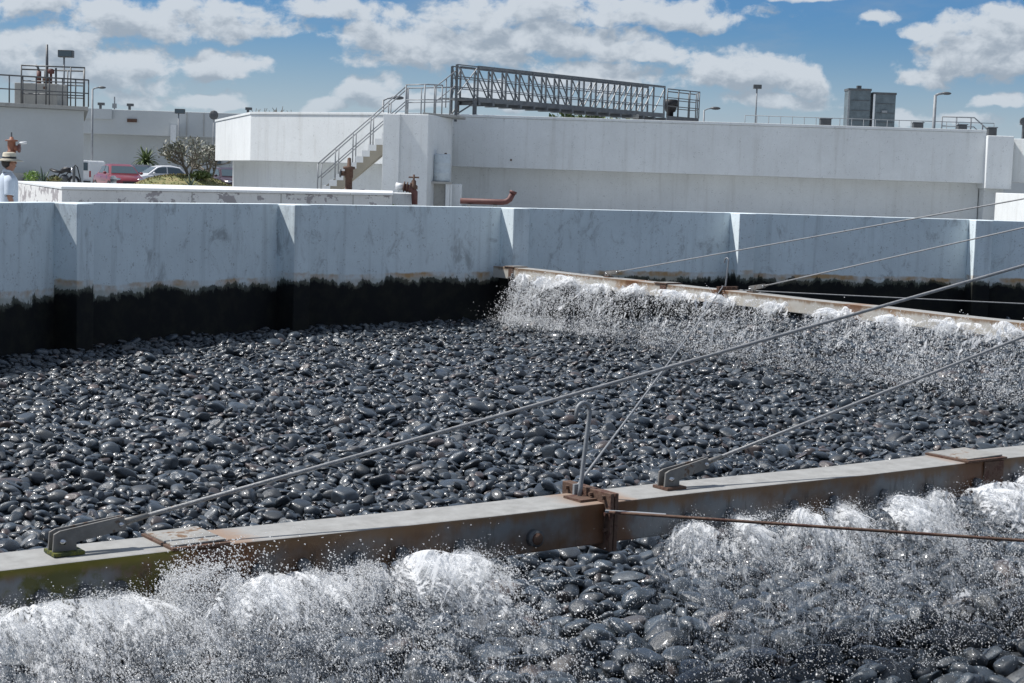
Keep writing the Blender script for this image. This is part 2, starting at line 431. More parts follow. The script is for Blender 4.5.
ring = empty('ring_wall', (0, 0, 0), 'round stained white concrete tank wall enclosing the dark stone bed, black algae band low down', 'tank wall')
for i, a in enumerate(PIL):
    b_ = PIL[(i + 1) % len(PIL)]
    if i == len(PIL) - 1: b_ -= 360
    # small steps of height between pours
    dz = random.uniform(-.004, .004)
    p = MB().prism([pol(RR, a + .02), pol(RR, b_ + .02), pol(RR + .26, b_ + .02), pol(RR + .26, a + .02)], WB, WT + dz)
    o = p.build('wall_panel', M_['ring'], ring, bevel=.012); o['stain'] = random.uniform(.0, .05)
    wdeg = math.degrees(.36 / RR)
    q = MB().prism([pol(RR - .40, a), pol(RR - .40, a - wdeg), pol(RR + .02, a - wdeg), pol(RR + .02, a)], WB, WT + dz - .003)
    o = q.build('pilaster', M_['ring'], ring, bevel=.012); o['stain'] = .10 + random.uniform(-.02, .04)
# ------------------------------------------------------------------ stones
def ico(sub):
    bm = bmesh.new(); bmesh.ops.create_icosphere(bm, subdivisions=sub, radius=1)
    V = np.array([v.co[:] for v in bm.verts]); Fc = np.array([[v.index for v in f.verts] for f in bm.faces]); bm.free()
    return V, Fc
IV, IF = ico(3)
protos = []
pcol = bpy.data.collections.new('stone_kinds')
for k in range(20):
    V = IV.copy()
    e = rng.uniform(.76, 1.0)
    V = np.sign(V) * np.abs(V) ** e
    for j in range(7):
        dr = rng.normal(size=3); dr /= np.linalg.norm(dr); ph = rng.uniform(0, 6); fq = rng.uniform(1.6, 4.2)
        V *= (1 + 0.085 / fq ** .7 * np.sin(fq * (IV @ dr) + ph))[:, None]
    for j in range(rng.integers(2, 6)):                           # worn flats
        dr = rng.normal(size=3); dr /= np.linalg.norm(dr); h = rng.uniform(.56, .84)
        dd = V @ dr; over = np.maximum(dd - h, 0); V -= (over * .75)[:, None] * dr
    me_ = np_mesh('stone', V, IF, 3); me_.materials.append(M_['stone']); protos.append(me_)
    po = bpy.data.objects.new('stone_kind', me_); po.name = 'stone_kind_%02d' % k; pcol.objects.link(po)

def pack_stones():
    x0, x1, y0, y1, cs = -9., 15., 6.0, 34.5, .025
    nx, ny = int((x1 - x0) / cs), int((y1 - y0) / cs)
    Hm = np.full((ny, nx), -1.08)
    gx = x0 + (np.arange(nx) + .5) * cs; gy = y0 + (np.arange(ny) + .5) * cs
    N = 104000
    out = []
    cand = rng.uniform(0, 1, (N, 4, 2)); siz = rng.normal(0, 1, (N, 3)); yaw = rng.uniform(0, PI, N)
    for i in range(N):
        best = None
        for c in cand[i]:
            y = y0 + c[1] * (y1 - y0 - .4) + .2
            lo, hi = max(x0 + .2, -.36 * y - .6), min(x1 - .2, .36 * y + .6)
            x = lo + c[0] * (hi - lo)
            if (x - CX) ** 2 + (y - CY) ** 2 > (RR - .1) ** 2: continue
            h = Hm[int((y - y0) / cs), int((x - x0) / cs)]
            if best is None or h < best[0]: best = (h, x, y)
        if best is None: continue
        _, x, y = best
        g_ = min(1., max(0., (y - 8.6) / 3.))
        a = float(np.clip((.076 * (1 - g_) + .0445 * g_) * math.exp((.28 + .06 * g_) * siz[i, 0]), .022, .15)); b = a * float(np.clip(.74 + .13 * siz[i, 1], .45, 1.)); c = a * float(np.clip(.44 + .11 * siz[i, 2], .26, .75))
        ix, iy = int((x - x0) / cs), int((y - y0) / cs); w = int(a / cs) + 1
        sl = (slice(max(iy - w, 0), iy + w + 1), slice(max(ix - w, 0), ix + w + 1))
        px = gx[sl[1]] - x; py = gy[sl[0]] - y
        cw, sw = math.cos(yaw[i]), math.sin(yaw[i])
        U = (px[None, :] * cw + py[:, None] * sw) / a; Vv = (-px[None, :] * sw + py[:, None] * cw) / b
        r2 = U * U + Vv * Vv; ins = r2 < 1
        if ins.sum() < 3: continue
        hh = c * np.sqrt(np.clip(1 - r2, 0, 1)); Hs = Hm[sl]
        hv = Hs[ins]
        # tilt from the slope of what lies below
        PX = np.broadcast_to(px[None, :], r2.shape)[ins]; PY = np.broadcast_to(py[:, None], r2.shape)[ins]
        hm_ = hv - hv.mean()
        tx = float(np.clip((hm_ @ PX) / (PX @ PX + 1e-6), -.55, .55)); ty = float(np.clip((hm_ @ PY) / (PY @ PY + 1e-6), -.55, .55))
        need = hv - tx * PX - ty * PY + hh[ins]
        z = float(np.percentile(need, 62))
        if z > -.70: continue
        Hm[sl] = np.where(ins, np.maximum(Hs, z + tx * px[None, :] + ty * py[:, None] + hh), Hs)
        out.append((x, y, z, a, b, c, yaw[i], tx, ty, rng.integers(0, 20)))
    return np.array(out), Hm, (x0, y0, cs)
ST, HM, HG = pack_stones()
def stone_rot(s):
    n = Vector((-s[7], -s[8], 1)).normalized()
    return (n.to_track_quat('Z', 'Y').to_matrix() @ Matrix.Rotation(s[6], 3, 'Z')).to_euler() if False else \
        (Vector((0, 0, 1)).rotation_difference(n).to_matrix() @ Matrix.Rotation(s[6], 3, 'Z')).to_euler()
def pick_largest():
    sc = np.zeros(len(ST))
    for i, s in enumerate(ST):
        x, y, z, a = s[:4]
        px, py = proj((x, y, z))
        if not (8 < px < 1016 and 320 < py < 676): continue
        ix, iy = int((x - HG[0]) / HG[2]), int((y - HG[1]) / HG[2])
        top = z + s[5]
        if HM[min(iy, HM.shape[0] - 1), min(ix, HM.shape[1] - 1)] > top + .01: continue
        yf = int((y - s[3] - HG[1]) / HG[2])
        if HM[max(yf - 3, 0), min(ix, HM.shape[1] - 1)] > top + .02: continue
        # behind the near beam?
        yb = 553 - .105 * px
        if yb - 4 < py < yb + 62: continue
        sc[i] = a * math.sqrt(s[4] * s[5]) / a ** 0 * (F_PX / y) ** 2 * a
    return np.argsort(-sc)[:300]
big = set(pick_largest().tolist())
for i in sorted(big):
    s = ST[i]; o = link('stone', protos[int(s[9])], filter_floor)
    o.location = s[:3]; o.rotation_euler = stone_rot(s); o.scale = s[3:6]
rest = [i for i in range(len(ST)) if i not in big]
def instance_stones():
    me = bpy.data.meshes.new('loose_stones'); P = ST[rest]
    me.vertices.add(len(P)); me.vertices.foreach_set('co', P[:, :3].astype(np.float32).ravel())
    a = me.attributes.new('rot', 'FLOAT_VECTOR', 'POINT'); a.data.foreach_set('vector', np.array([stone_rot(s)[:] for s in P], np.float32).ravel())
    a = me.attributes.new('scl', 'FLOAT_VECTOR', 'POINT'); a.data.foreach_set('vector', P[:, 3:6].astype(np.float32).ravel())
    a = me.attributes.new('pick', 'INT', 'POINT'); a.data.foreach_set('value', P[:, 9].astype(np.int32))
    o = link('loose_stones', me, filter_floor); o['kind'] = 'stuff'
    g = bpy.data.node_groups.new('scatter_stones', 'GeometryNodeTree')
    g.interface.new_socket('Geometry', in_out='INPUT', socket_type='NodeSocketGeometry'); g.interface.new_socket('Geometry', in_out='OUTPUT', socket_type='NodeSocketGeometry')
    N = g.nodes; i_, o_ = N.new('NodeGroupInput'), N.new('NodeGroupOutput')
    ip = N.new('GeometryNodeInstanceOnPoints'); ci = N.new('GeometryNodeCollectionInfo')
    ci.inputs[0].default_value = pcol; ci.inputs[1].default_value = True; ci.inputs[2].default_value = True
    ip.inputs['Pick Instance'].default_value = True
    def attr(nm, t):
        n = N.new('GeometryNodeInputNamedAttribute'); n.data_type = t; n.inputs[0].default_value = nm
        return n.outputs[0]
    e2r = N.new('FunctionNodeEulerToRotation')
    L = g.links.new
    L(i_.outputs[0], ip.inputs['Points']); L(ci.outputs[0], ip.inputs['Instance'])
    L(attr('pick', 'INT'), ip.inputs['Instance Index']); L(attr('rot', 'FLOAT_VECTOR'), e2r.inputs[0]); L(e2r.outputs[0], ip.inputs['Rotation'])
    L(attr('scl', 'FLOAT_VECTOR'), ip.inputs['Scale']); L(ip.outputs[0], o_.inputs[0])
    md = o.modifiers.new('scatter', 'NODES'); md.node_group = g
instance_stones()
# ------------------------------------------------------------------ the rotary distributor
TH = 3.7620; RJ = 7.5856 * 1.6; RTIP = 18.15; MAST = Vector((CX, CY, 1.7433 * 1.6))
D = [Vector((math.cos(TH + k * PI / 2), math.sin(TH + k * PI / 2), 0)) for k in range(4)]
S = [Vector((-d.y, d.x, 0)) for d in D]                             # the side the jets leave from
def r_at(k, px):                                                    # radius on an arm seen at a column
    lo, hi = .3, 20.
    for _ in range(50):
        m = (lo + hi) / 2; q = proj(C + D[k] * m)[0]
        if q > px: lo = m
        else: hi = m
    return (lo + hi) / 2
M_['arm'] = arm_material((.165, .178, .186), (.110, .062, .034), .005, 14.2, 'weathered_beam_steel', (RJ, r_at(0, 205), r_at(0, 962)))
M_['arm_far'] = arm_material((.44, .42, .38), (.30, .17, .08), .10, 30., 'sunlit_tone_beam_steel', (RJ, r_at(3, 640), r_at(3, 860)))  # far arm's sunlit face painted in as a paler side colour, under rust patches
dist = empty('rotary_distributor', (CX, CY, 0), 'grey steel water distributor with long rusty arms and stay cables over dark stones', 'water distributor')
BW, BH = .30, .205
def arm_mb(r0, r1, w, h, ztop=0.):
    mb = MB(); n = max(1, int((r1 - r0) / .6)); rings = []
    for i in range(n + 1):
        r = r0 + (r1 - r0) * i / n; dz = ztop + .004 * math.sin(r * 2.3); dy = .004 * math.sin(r * 1.7 + 1)
        rings.append([Vector((r, -w / 2 + dy, dz - h)), Vector((r, w / 2 + dy, dz - h)), Vector((r, w / 2 + dy, dz)), Vector((r, -w / 2 + dy, dz))])
    return mb.loft(rings)
def cyl(a, b, r, n=8): return MB().tube([a, b], r, n)
def make_arm(k):
    arm = link('distributor_arm', bpy.data.meshes.new('arm'), dist, M_['arm'])
    me = MB()
    a = arm_mb(.55, RJ - .02, BW, BH); b = arm_mb(RJ + .02, RTIP, BW, BH)
    me.add(a.v, a.f); me.add(b.v, b.f)
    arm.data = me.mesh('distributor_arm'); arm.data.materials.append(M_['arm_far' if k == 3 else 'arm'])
    bv = arm.modifiers.new('bevel', 'BEVEL'); bv.width = .008; bv.segments = 2; bv.limit_method = 'ANGLE'
    arm.rotation_euler = (0, 0, TH + k * PI / 2)
    arm['label'] = {0: 'nearest box beam arm, rust brown side with green algae at its outer end', 3: 'far box beam arm behind the curtain of water',
                    1: 'box beam arm pointing away to the right', 2: 'box beam arm pointing away to the far right'}[k]
    def part(mb, name, m, smooth=False, bevel=0):
        return mb.build(name, M_[m], arm, smooth, bevel)
    # bolted flange pair at the joint
    for dx in (-.014, .014):
        part(MB().box((RJ + dx, 0, -BH / 2 + .012), (.022, BW + .10, BH + .085)), 'flange_plate', 'rust', bevel=.003)
    for yy in (-.15, -.05, .05, .15):
        part(cyl((RJ - .045, yy, .030), (RJ + .045, yy, .030), .011, 6), 'bolt', 'rust')
    for zz in (-.05, -.13):
        for yy in (-.175, .175): part(cyl((RJ - .045, yy, zz), (RJ + .045, yy, zz), .010, 6), 'bolt', 'rust')
    # hook rod standing at the joint
    hb = Vector((RJ + .06, -.01, 0)); pts = [hb]
    hgt = .44
    for i in range(1, 9): pts.append(hb + Vector((-.006 * i, 0, hgt * i / 8)))
    for i in range(1, 9):
        an = PI * i / 8; pts.append(hb + Vector((-.048 + .042 * (1 - math.cos(an)), 0, hgt + .045 * math.sin(an))))
    pts.append(pts[-1] + Vector((.004, 0, -.035)))
    part(MB().tube(pts, .0115, 8), 'hook_rod', 'steel', True)
    part(MB().box((RJ + .05, .02, .007), (.16, .14, .012)), 'hook_plate', 'rust')
    # clevis brackets of the stay cables
    for j, rr in enumerate(RCL[k]):
        base = Vector((rr, 0, 0)); dirv = (Vector((0, 0, MAST.z)) - Vector((rr, 0, .06))).normalized()
        up = Vector((0, 1, 0)).cross(dirv).normalized()
        if up.z < 0: up = -up
        part(MB().box(base + Vector((-.01, 0, .012)), (.13, .12, .014)), 'bracket_pad', 'algae' if (k == 0 and j == 1) else 'rust')
        pv = base + Vector((0, 0, .060)); tip = pv + dirv * .27
        for sy in (-.026, .026):
            mb = MB(); o_ = Vector((0, sy, 0)); o2 = Vector((0, sy * .5, 0))
            prof = [base + o_ + Vector((.05, 0, .02)), base + o_ + Vector((.045, 0, .092)), base + o_ + Vector((.02, 0, .104)), tip + o2 + up * .030, tip + o2 - up * .028, base + o_ + Vector((-.05, 0, .052)), base + o_ + Vector((-.05, 0, .02))]
            mb.loft([[q + Vector((0, -.005, 0)) for q in prof], [q + Vector((0, .005, 0)) for q in prof]])
            part(mb, 'clevis_plate', 'old_steel')
        part(cyl(pv + Vector((.01, -.048, 0)), pv + Vector((.01, .048, 0)), .011, 8), 'clevis_pin', 'chrome', True)
        e = tip - dirv * .02
        part(cyl(e - Vector((0, .032, 0)), e + Vector((0, .032, 0)), .010, 8), 'clevis_pin', 'chrome', True)
        part(MB().tube([e, e + dirv * .13], [.017, .011], 8), 'cable_socket', 'old_steel', True)
    # access hatches: thin plates lying across the top, rusty rim
    for rr, l in RHT[k]:
        part(MB().box((rr, 0, .008), (l, BW + .03, .013)), 'hatch_rim', 'rust', bevel=.002)
        part(MB().box((rr, -.006, .0195), (l - .03, BW - .01, .008), (0, .018, 0)), 'hatch_cover', 'old_plate', bevel=.002)
        part(MB().box((rr - l * .2, BW / 2 + .003, -.10), (l * .5, .007, .19)), 'rusty_side_plate', 'rust', bevel=.002)
    # side ports
    for rr in RPT[k]:
        part(MB().tube([(rr, BW / 2 - .01, -.13), (rr, BW / 2 + .035, -.13)], .042, 14), 'side_port', 'dark_steel', True)
        part(MB().tube([(rr, BW / 2 + .034, -.13), (rr, BW / 2 + .042, -.13)], .030, 12), 'port_cap', 'rust', True)
    # splash plates at the orifices
    for rr in ORI[k]:
        part(MB().tube([(rr, BW / 2 - .01, -.125), (rr, BW / 2 + .025, -.125)], .03, 10), 'jet_nozzle', 'dark_steel', True)
        part(MB().box((rr, BW / 2 + .05, -.165), (.10, .09, .006), (rad(-12), 0, 0)), 'splash_plate', 'dark_steel')
    return arm
near_out, near_in = r_at(0, 62), r_at(0, 668); far_out, far_in = r_at(3, 608), r_at(3, 752)
RCL = {0: (near_in, near_out), 3: (far_in, far_out), 1: (near_in, near_out), 2: (near_in, near_out)}
RHT = {0: ((r_at(0, 186), .27), (r_at(0, 966), .36)), 3: ((r_at(3, 516), .3), (r_at(3, 668), .3)), 1: (), 2: ()}
RPT = {0: (r_at(0, 516),), 3: (), 1: (), 2: ()}
jetr = lambda pxs, k: [r_at(k, p) for p in pxs]
NPX = [px + rng.uniform(-10, 10) for px in list(range(-25, 450, 46)) + list(range(672, 1110, 46))]
ORI = {0: jetr(NPX, 0),
       3: jetr((520, 548, 580, 607, 645, 690, 735, 790, 850, 905, 965, 1030, 1090), 3), 1: [], 2: []}
M_['old_steel'] = worn('old_bracket_steel', (.20, .195, .185), .6, .3, (.12, .08, .055), .45, 9, .25)
M_['old_plate'] = worn('old_plate', (.27, .265, .25), .75, 0, (.15, .09, .05), .45, 7, .2)
M_['algae'] = worn('algae_paint', (.14, .14, .015), .7, 0, (.04, .055, .015), .7, 14, .3)
for k in (0, 3, 1, 2): make_arm(k)
def sag(a, b, s, n=16):
    return [Vector(a).lerp(Vector(b), i / n) - Vector((0, 0, s * 4 * (i / n) * (1 - i / n))) for i in range(n + 1)]
for k in (0, 3, 1, 2):
    for rr in RCL[k]:
        dirv = (Vector((CX, CY, MAST.z)) - (C + D[k] * rr + Vector((0, 0, .06)))).normalized()
        e = C + D[k] * rr + Vector((0, 0, .060)) + dirv * .34
        pts = [p - C for p in sag(e, MAST, .015)]
        MB().tube(pts, .0095, 8).build('stay_cable', M_['cable'], dist, True)
def jp(k, side, z): return D[k] * (RJ + .05) + S[k] * side + Vector((0, 0, z))
MB().tube(sag(jp(0, -.05, .05), jp(3, .05, .05), .02), .0075, 6).build('tie_cable', M_['cable'], dist, True)
MB().tube(sag(jp(0, .22, -.03), jp(1, -.1, .0), .03, 30), .0085, 6).build('tie_cable', M_['rust'], dist, True)
MB().tube(sag(jp(3, -.12, .0), jp(2, .1, .0), .03, 30), .0095, 6).build('tie_cable', M_['cable'], dist, True)
MB().tube(sag(jp(1, -.12, .0), jp(2, .1, .0), .03), .0085, 6).build('tie_cable', M_['cable'], dist, True)
# lugs where the tie cables start
for k, side, z in ((0, -.05, .05), (3, .05, .05)):
    MB().box(jp(k, side, z - .02), (.035, .015, .07), (0, 0, TH)).build('tie_lug', M_['steel'], dist)
MB().bar(jp(0, .19, -.03), jp(0, .19, -.03) + (jp(1, 0, 0) - jp(0, 0, 0)).normalized() * .30, .03, .010).build('tie_lug', M_['steel'], dist)
MB().lathe((0, 0, 0), [(.42, -1.3), (.42, -.30), (.60, -.28), (.60, .10), (.40, .14), (.16, .5), (.13, 1.2), (.13, 2.55), (.2, 2.6), (.2, 2.85), (.06, 2.95)], 20).build('mast', M_['steel'], dist, True)

# ------------------------------------------------------------------ flying water
TV = np.array([(1, 1, 1), (1, -1, -1), (-1, 1, -1), (-1, -1, 1)], float) * .95
TF = np.array([(0, 1, 2), (0, 3, 1), (0, 2, 3), (1, 3, 2)])
def droplets(name, P, Rd, Vel, label, cat):
    """one mesh of drops: a small four-sided bead a drop, drawn out along its flight, softened by its normals"""
    n = len(P); sp = np.linalg.norm(Vel, axis=1); d = Vel / np.maximum(sp, 1e-6)[:, None]
    t = np.cross(d, rng.normal(size=(n, 3))); t /= np.linalg.norm(t, axis=1)[:, None]; b = np.cross(d, t)
    st = rng.uniform(.8, 1.4, n) * (1 + .10 * sp)
    V = (TV[None, :, 0, None] * (t * (Rd * rng.uniform(.7, 1.2, n))[:, None])[:, None, :] + TV[None, :, 1, None] * (b * Rd[:, None])[:, None, :] + TV[None, :, 2, None] * (d * (Rd * st)[:, None])[:, None, :])
    V = (V + P[:, None, :]).reshape(-1, 3)
    Fc = (TF[None] + (np.arange(n) * 4)[:, None, None]).reshape(-1, 3)
    me = np_mesh(name, V, Fc, 3); o = link(name, me, None, M_['foam'])
    return tag(o, label, cat, None, 'stuff')
G = 9.81
def jet(k, rr, n, v0, dv, elev, fan, zfloor, rmean, rsig, streams=40, side=.21, z0=-.14, aim=0., tgam=1.0, clumps=7, loose=.3, flat=False):
    """drops of one fan: streamlets break into clumps and threads, each at its own instant of flight"""
    org = np.array(C + D[k] * rr + S[k] * side + Vector((0, 0, z0)))
    dk, sk = np.array(D[k]), np.array(S[k]); nc = streams * clumps
    saz = rng.uniform(-1.7, 1.7, streams) * fan + aim if flat else rng.normal(aim, fan, streams)
    sel = rng.normal(elev, .10 if flat else .20, streams); sv = v0 * np.exp(rng.normal(0, dv, streams))
    cs = np.repeat(np.arange(streams), clumps)
    caz = saz[cs] + rng.normal(0, .05, nc); cel = sel[cs] + rng.normal(0, .05, nc); cv = sv[cs] * np.exp(rng.normal(0, .05, nc))
    cu = rng.uniform(0, 1, nc) ** tgam; w = rng.gamma(.6, 1, nc); w /= w.sum()
    thr = rng.normal(size=(nc, 3)); thr /= np.linalg.norm(thr, axis=1)[:, None]
    lo = rng.uniform(0, 1, n) < loose
    c = rng.choice(nc, n, p=w); q = rng.choice(nc, n); c = np.where(lo, q, c)
    sp = np.where(lo, .10, .025)
    az = caz[c] + rng.normal(0, 1, n) * sp; el = cel[c] + rng.normal(0, 1, n) * sp; v = cv[c] * np.exp(rng.normal(0, 1, n) * sp * .7)
    vel = (np.cos(el) * np.sin(az) * v)[:, None] * dk + (np.cos(el) * np.cos(az) * v)[:, None] * sk + np.array([0, 0, 1.])[None] * (np.sin(el) * v)[:, None]
    tl = (vel[:, 2] + np.sqrt(vel[:, 2] ** 2 - 2 * G * (zfloor - z0))) / G
    uu = np.where(lo, rng.uniform(0, 1, n) ** tgam, np.clip(cu[c] + rng.normal(0, .025, n), 0, 1))
    t = tl * uu
    P = org + vel * t[:, None]; P[:, 2] -= .5 * G * t * t
    P += thr[c] * (rng.normal(0, 1, n) * (.02 + .07 * uu))[:, None] + rng.normal(0, 1, (n, 3)) * (.006 + .018 * uu)[:, None]
    V = vel.copy(); V[:, 2] -= G * t
    R_ = rmean * np.exp(rng.normal(0, rsig, n)) * (1 - .2 * uu)
    land = org + vel * tl[:, None]; land[:, 2] = zfloor
    return P, R_, V, land
def splash(land, n, vz, vh, rmean, zf):
    i = rng.integers(0, len(land), n); v = rng.normal(0, vh, (n, 3)); v[:, 2] = np.abs(rng.normal(0, vz, n))
    t = rng.uniform(0, 1, n) * 2 * v[:, 2] / G
    P = land[i] + v * t[:, None]; P[:, 2] = zf + v[:, 2] * t - .5 * G * t * t + rng.uniform(0, .05, n)
    v[:, 2] -= G * t
    return P, rmean * np.exp(rng.normal(0, .35, n)), v, None
def keep(P):
    d = np.hypot(P[:, 0] - CX, P[:, 1] - CY)
    return (d < RR - .05) & (P[:, 2] > -1.05)
def spray(k, jets, label, sp):
    Ps, Rs, Vs, L = [], [], [], []
    for j in jets:
        p, r, v, l = jet(k, *j[0], **j[1]); Ps.append(p); Rs.append(r); Vs.append(v); L.append(l[:: 3])
    L = np.concatenate(L)
    p, r, v, _ = splash(L, *sp); Ps.append(p); Rs.append(r); Vs.append(v)
    P, R_, V = map(np.concatenate, (Ps, Rs, Vs)); kk = keep(P)
    R_ = np.minimum(R_, np.median(R_) * 2.3)
    droplets('water_spray', P[kk], R_[kk], V[kk], label, 'water spray')
def sheet_material(name, scale, t0, t1):
    """white lace of water: dense at the jet, breaking into threads and drops along its fall"""
    m = bpy.data.materials.new(name); m.use_nodes = True; T = NT(m.node_tree); T.n.clear()
    at_ = T.new('ShaderNodeAttribute'); at_.attribute_name = 'flow'
    a_, r_, t_ = T.sep(at_.outputs['Vector'])
    v = T.comb(T.math('MULTIPLY', a_, scale), T.math('MULTIPLY', r_, scale * .5), 0.)
    n = T.noise(v, 1., 9, .76, .25); big = T.noise(v, .26, 4, .65)
    k = T.math('ADD', n, T.math('MULTIPLY', T.math('SUBTRACT', big, .5), .55))
    th = T.mapr(t_, .0, .55, t0, t1)
    alpha = T.mapr(T.math('SUBTRACT', k, th), 0., .09, 0, .88, True)
    alpha = T.math('MULTIPLY', alpha, T.mapr(t_, .75, 1., 1, 0, True))
    alpha = T.math('MULTIPLY', alpha, T.mapr(t_, 0., .03, .2, 1))
    d = T.new('ShaderNodeBsdfDiffuse'); d.inputs[0].default_value = (.95, .96, .97, 1)
    tr = T.new('ShaderNodeBsdfTranslucent'); tr.inputs[0].default_value = (.95, .96, .97, 1)
    x = T.new('ShaderNodeMixShader'); x.inputs[0].default_value = .5; T.l.new(d.outputs[0], x.inputs[1]); T.l.new(tr.outputs[0], x.inputs[2])
    k2 = T.new('ShaderNodeBsdfTransparent'); y = T.new('ShaderNodeMixShader'); T.put(y.inputs[0], alpha)
    T.l.new(k2.outputs[0], y.inputs[1]); T.l.new(x.outputs[0], y.inputs[2])
    o = T.new('ShaderNodeOutputMaterial'); T.l.new(y.outputs[0], o.inputs[0])
    return m
def sheets(name, jets, m, label):
    """jets: arm, radius, speed, elevation, half angle, aim, start height, side, floor"""
    Vs, Fs, As, n0 = [], [], [], 0
    NA, NT_ = 36, 26
    for (k, rr, v0, el0, half, aim, z0, side, zf) in jets:
        dk, sk = np.array(D[k]), np.array(S[k]); org = np.array(C + D[k] * rr + S[k] * side + Vector((0, 0, z0)))
        q = np.linspace(-1, 1, NA); az = aim + q * half; tt = np.linspace(0, 1, NT_); seed = rng.uniform(0, 50)
        ph = rng.uniform(0, 6.28, 6)
        v = v0 * (1 + .14 * np.sin(3.1 * q + ph[0]) + .10 * np.sin(7.3 * q + ph[1]) + .06 * np.sin(15 * q + ph[2]))
        el = el0 + .16 * np.sin(4.1 * q + ph[3]) + .10 * np.sin(9.7 * q + ph[4])
        vx = (np.cos(el) * np.sin(az) * v)[:, None] * dk + (np.cos(el) * np.cos(az) * v)[:, None] * sk; vz = np.sin(el) * v
        tl = (vz + np.sqrt(vz ** 2 - 2 * G * (zf - z0))) / G
        T_ = tl[:, None] * tt[None, :]
        P = org + vx[:, None, :] * T_[..., None]; P[..., 2] += vz[:, None] * T_ - .5 * G * T_ ** 2
        wob = .022 * tt[None, :] * (np.sin(11 * q[:, None] + 9 * tt[None, :] + ph[5]) + .6 * np.sin(23 * q[:, None] - 14 * tt[None, :] + ph[0]))
        P += wob[..., None] * (sk * .7 + np.array([0, 0, .7]))
        Vs.append(P.reshape(-1, 3))
        # length along the fan at this time, so the lace keeps its real size
        arc = q[:, None] * half * (v[:, None] * T_ + .06); run = np.broadcast_to(v[:, None] * T_, arc.shape)
        As.append(np.stack([arc + seed * 3, run, np.broadcast_to(tt[None, :], arc.shape)], -1).reshape(-1, 3))
        i = np.arange(NA - 1)[:, None] * NT_ + np.arange(NT_ - 1)[None, :]
        Fs.append(np.stack([i, i + NT_, i + NT_ + 1, i + 1], -1).reshape(-1, 4) + n0); n0 += NA * NT_
    V = np.concatenate(Vs); me = np_mesh(name, V, np.concatenate(Fs), 4)
    at_ = me.attributes.new('flow', 'FLOAT_VECTOR', 'POINT'); at_.data.foreach_set('vector', np.concatenate(As).astype(np.float32).ravel())
    o = link(name, me, None, m); return tag(o, label, 'water sheet', None, 'stuff')
rng = np.random.default_rng(21)
NEAR = []; NSH = []
for i, rr in enumerate(ORI[0]):
    left = NPX[i] < 500; aim = rng.normal(0, .25)
    # a dense white root at the arm, then threads and loose drops falling away
    gain = rng.uniform(.65, 1.35)
    if NPX[i] > 660 and NPX[i] < 700: aim = .5
    NEAR.append(((rr, 7000, 1.2 * gain, .5, .14, .85, -.80, .0010, .4), dict(streams=60, tgam=1.6, z0=-.165, side=.19, aim=aim, loose=.6)))
    NEAR.append(((rr, 7500 if left else 7000, 1.0 * gain, .5, .14, .80, -.80, .0014, .4), dict(streams=44, tgam=2.2, z0=-.165, side=.19, aim=aim, loose=.35)))
    NEAR.append(((rr, 4600, 1.9 * gain, .38, .02, .62, -.80, .0018, .5), dict(streams=15, tgam=.9, z0=-.17, side=.20, aim=aim, clumps=8, loose=.25)))
    for v_, e_, h_ in ((.5, .75, 1.3), (.7, .5, 1.3), (.95, .45, 1.2), (1.15, .28, 1.1), (1.4, .2, 1.1), (1.7, .10, 1.0), (2.0, .02, .9), (2.3, .0, .8)):
        NSH.append((0, rr + rng.normal(0, .04), v_ * gain * rng.uniform(.8, 1.2), e_ + rng.normal(0, .16), h_ * rng.uniform(.6, 1.), aim + rng.normal(0, .15), -.165 + rng.normal(0, .012), .18, -.86))
for px in (150, 166, 181):                                            # a taller spurt under the hatch
    NEAR.append(((r_at(0, px), 3600, 1.5, .3, .8, .5, -.80, .0021, .45), dict(streams=30, z0=-.13, side=.19)))
for px in (180, 195, 212, 228):                                       # leak on the far side of the arm
    NEAR.append(((r_at(0, px), 2600, 1.3, .3, .35, .5, -.80, .0026, .5), dict(streams=24, z0=-.16, side=-.2, aim=PI)))
    NSH.append((0, r_at(0, px), 1.3, .3, .9, PI, -.16, -.18, -.86))
spray(0, NEAR, 'dense white spray falling from the nearest distributor arm onto the stones', (15000, .9, .6, .0017, -.80))
sheets('water_sheet', NSH, sheet_material('near_water_lace', 46., .375, .60), 'torn white sheets of water leaving the nearest distributor arm')
FAR = []; FSH = []
for i, px in enumerate((531, 556, 584, 612, 650, 690, 735, 790, 850, 905, 965, 1030, 1090)):
    k_ = 1.5 if i < 4 else 1.; el_ = rng.uniform(.05, .30); fn = (.22, .36)[i] if i < 2 else .52; am = (-.95, -.75)[i] if i < 2 else -.50 + rng.normal(0, .12)
    gn = rng.uniform(.85, 1.12)
    FAR.append(((r_at(3, px), int(2000 * k_), 3.0 * gn, .12, el_, fn, -.83, .0042, .45),
                dict(streams=24, side=.19, z0=-.14, tgam=.75, clumps=9, loose=.22, aim=am, flat=True)))
    FAR.append(((r_at(3, px), int(1500 * k_), 2.2 * gn, .28, el_ + .05, fn, -.83, .0041, .4), dict(streams=40, side=.19, z0=-.14, tgam=1.6, clumps=5, loose=.5, aim=am)))
    for v_, e_ in ((1.2, .50), (1.75, .44), (2.3, .34), (2.9, .22)):
        FSH.append((3, r_at(3, px), v_ * gn * rng.uniform(.9, 1.1), e_ + el_ * .5 - .05, fn * 1.7, am, -.135, .17, -.90))
spray(3, FAR, 'white arching jets of water falling from the far distributor arm', (15000, 1.0, 1.0, .0025, -.83))
sheets('water_sheet', FSH, sheet_material('far_water_lace', 14., .33, .59), 'rounded white sheets of water arching from the far distributor arm')
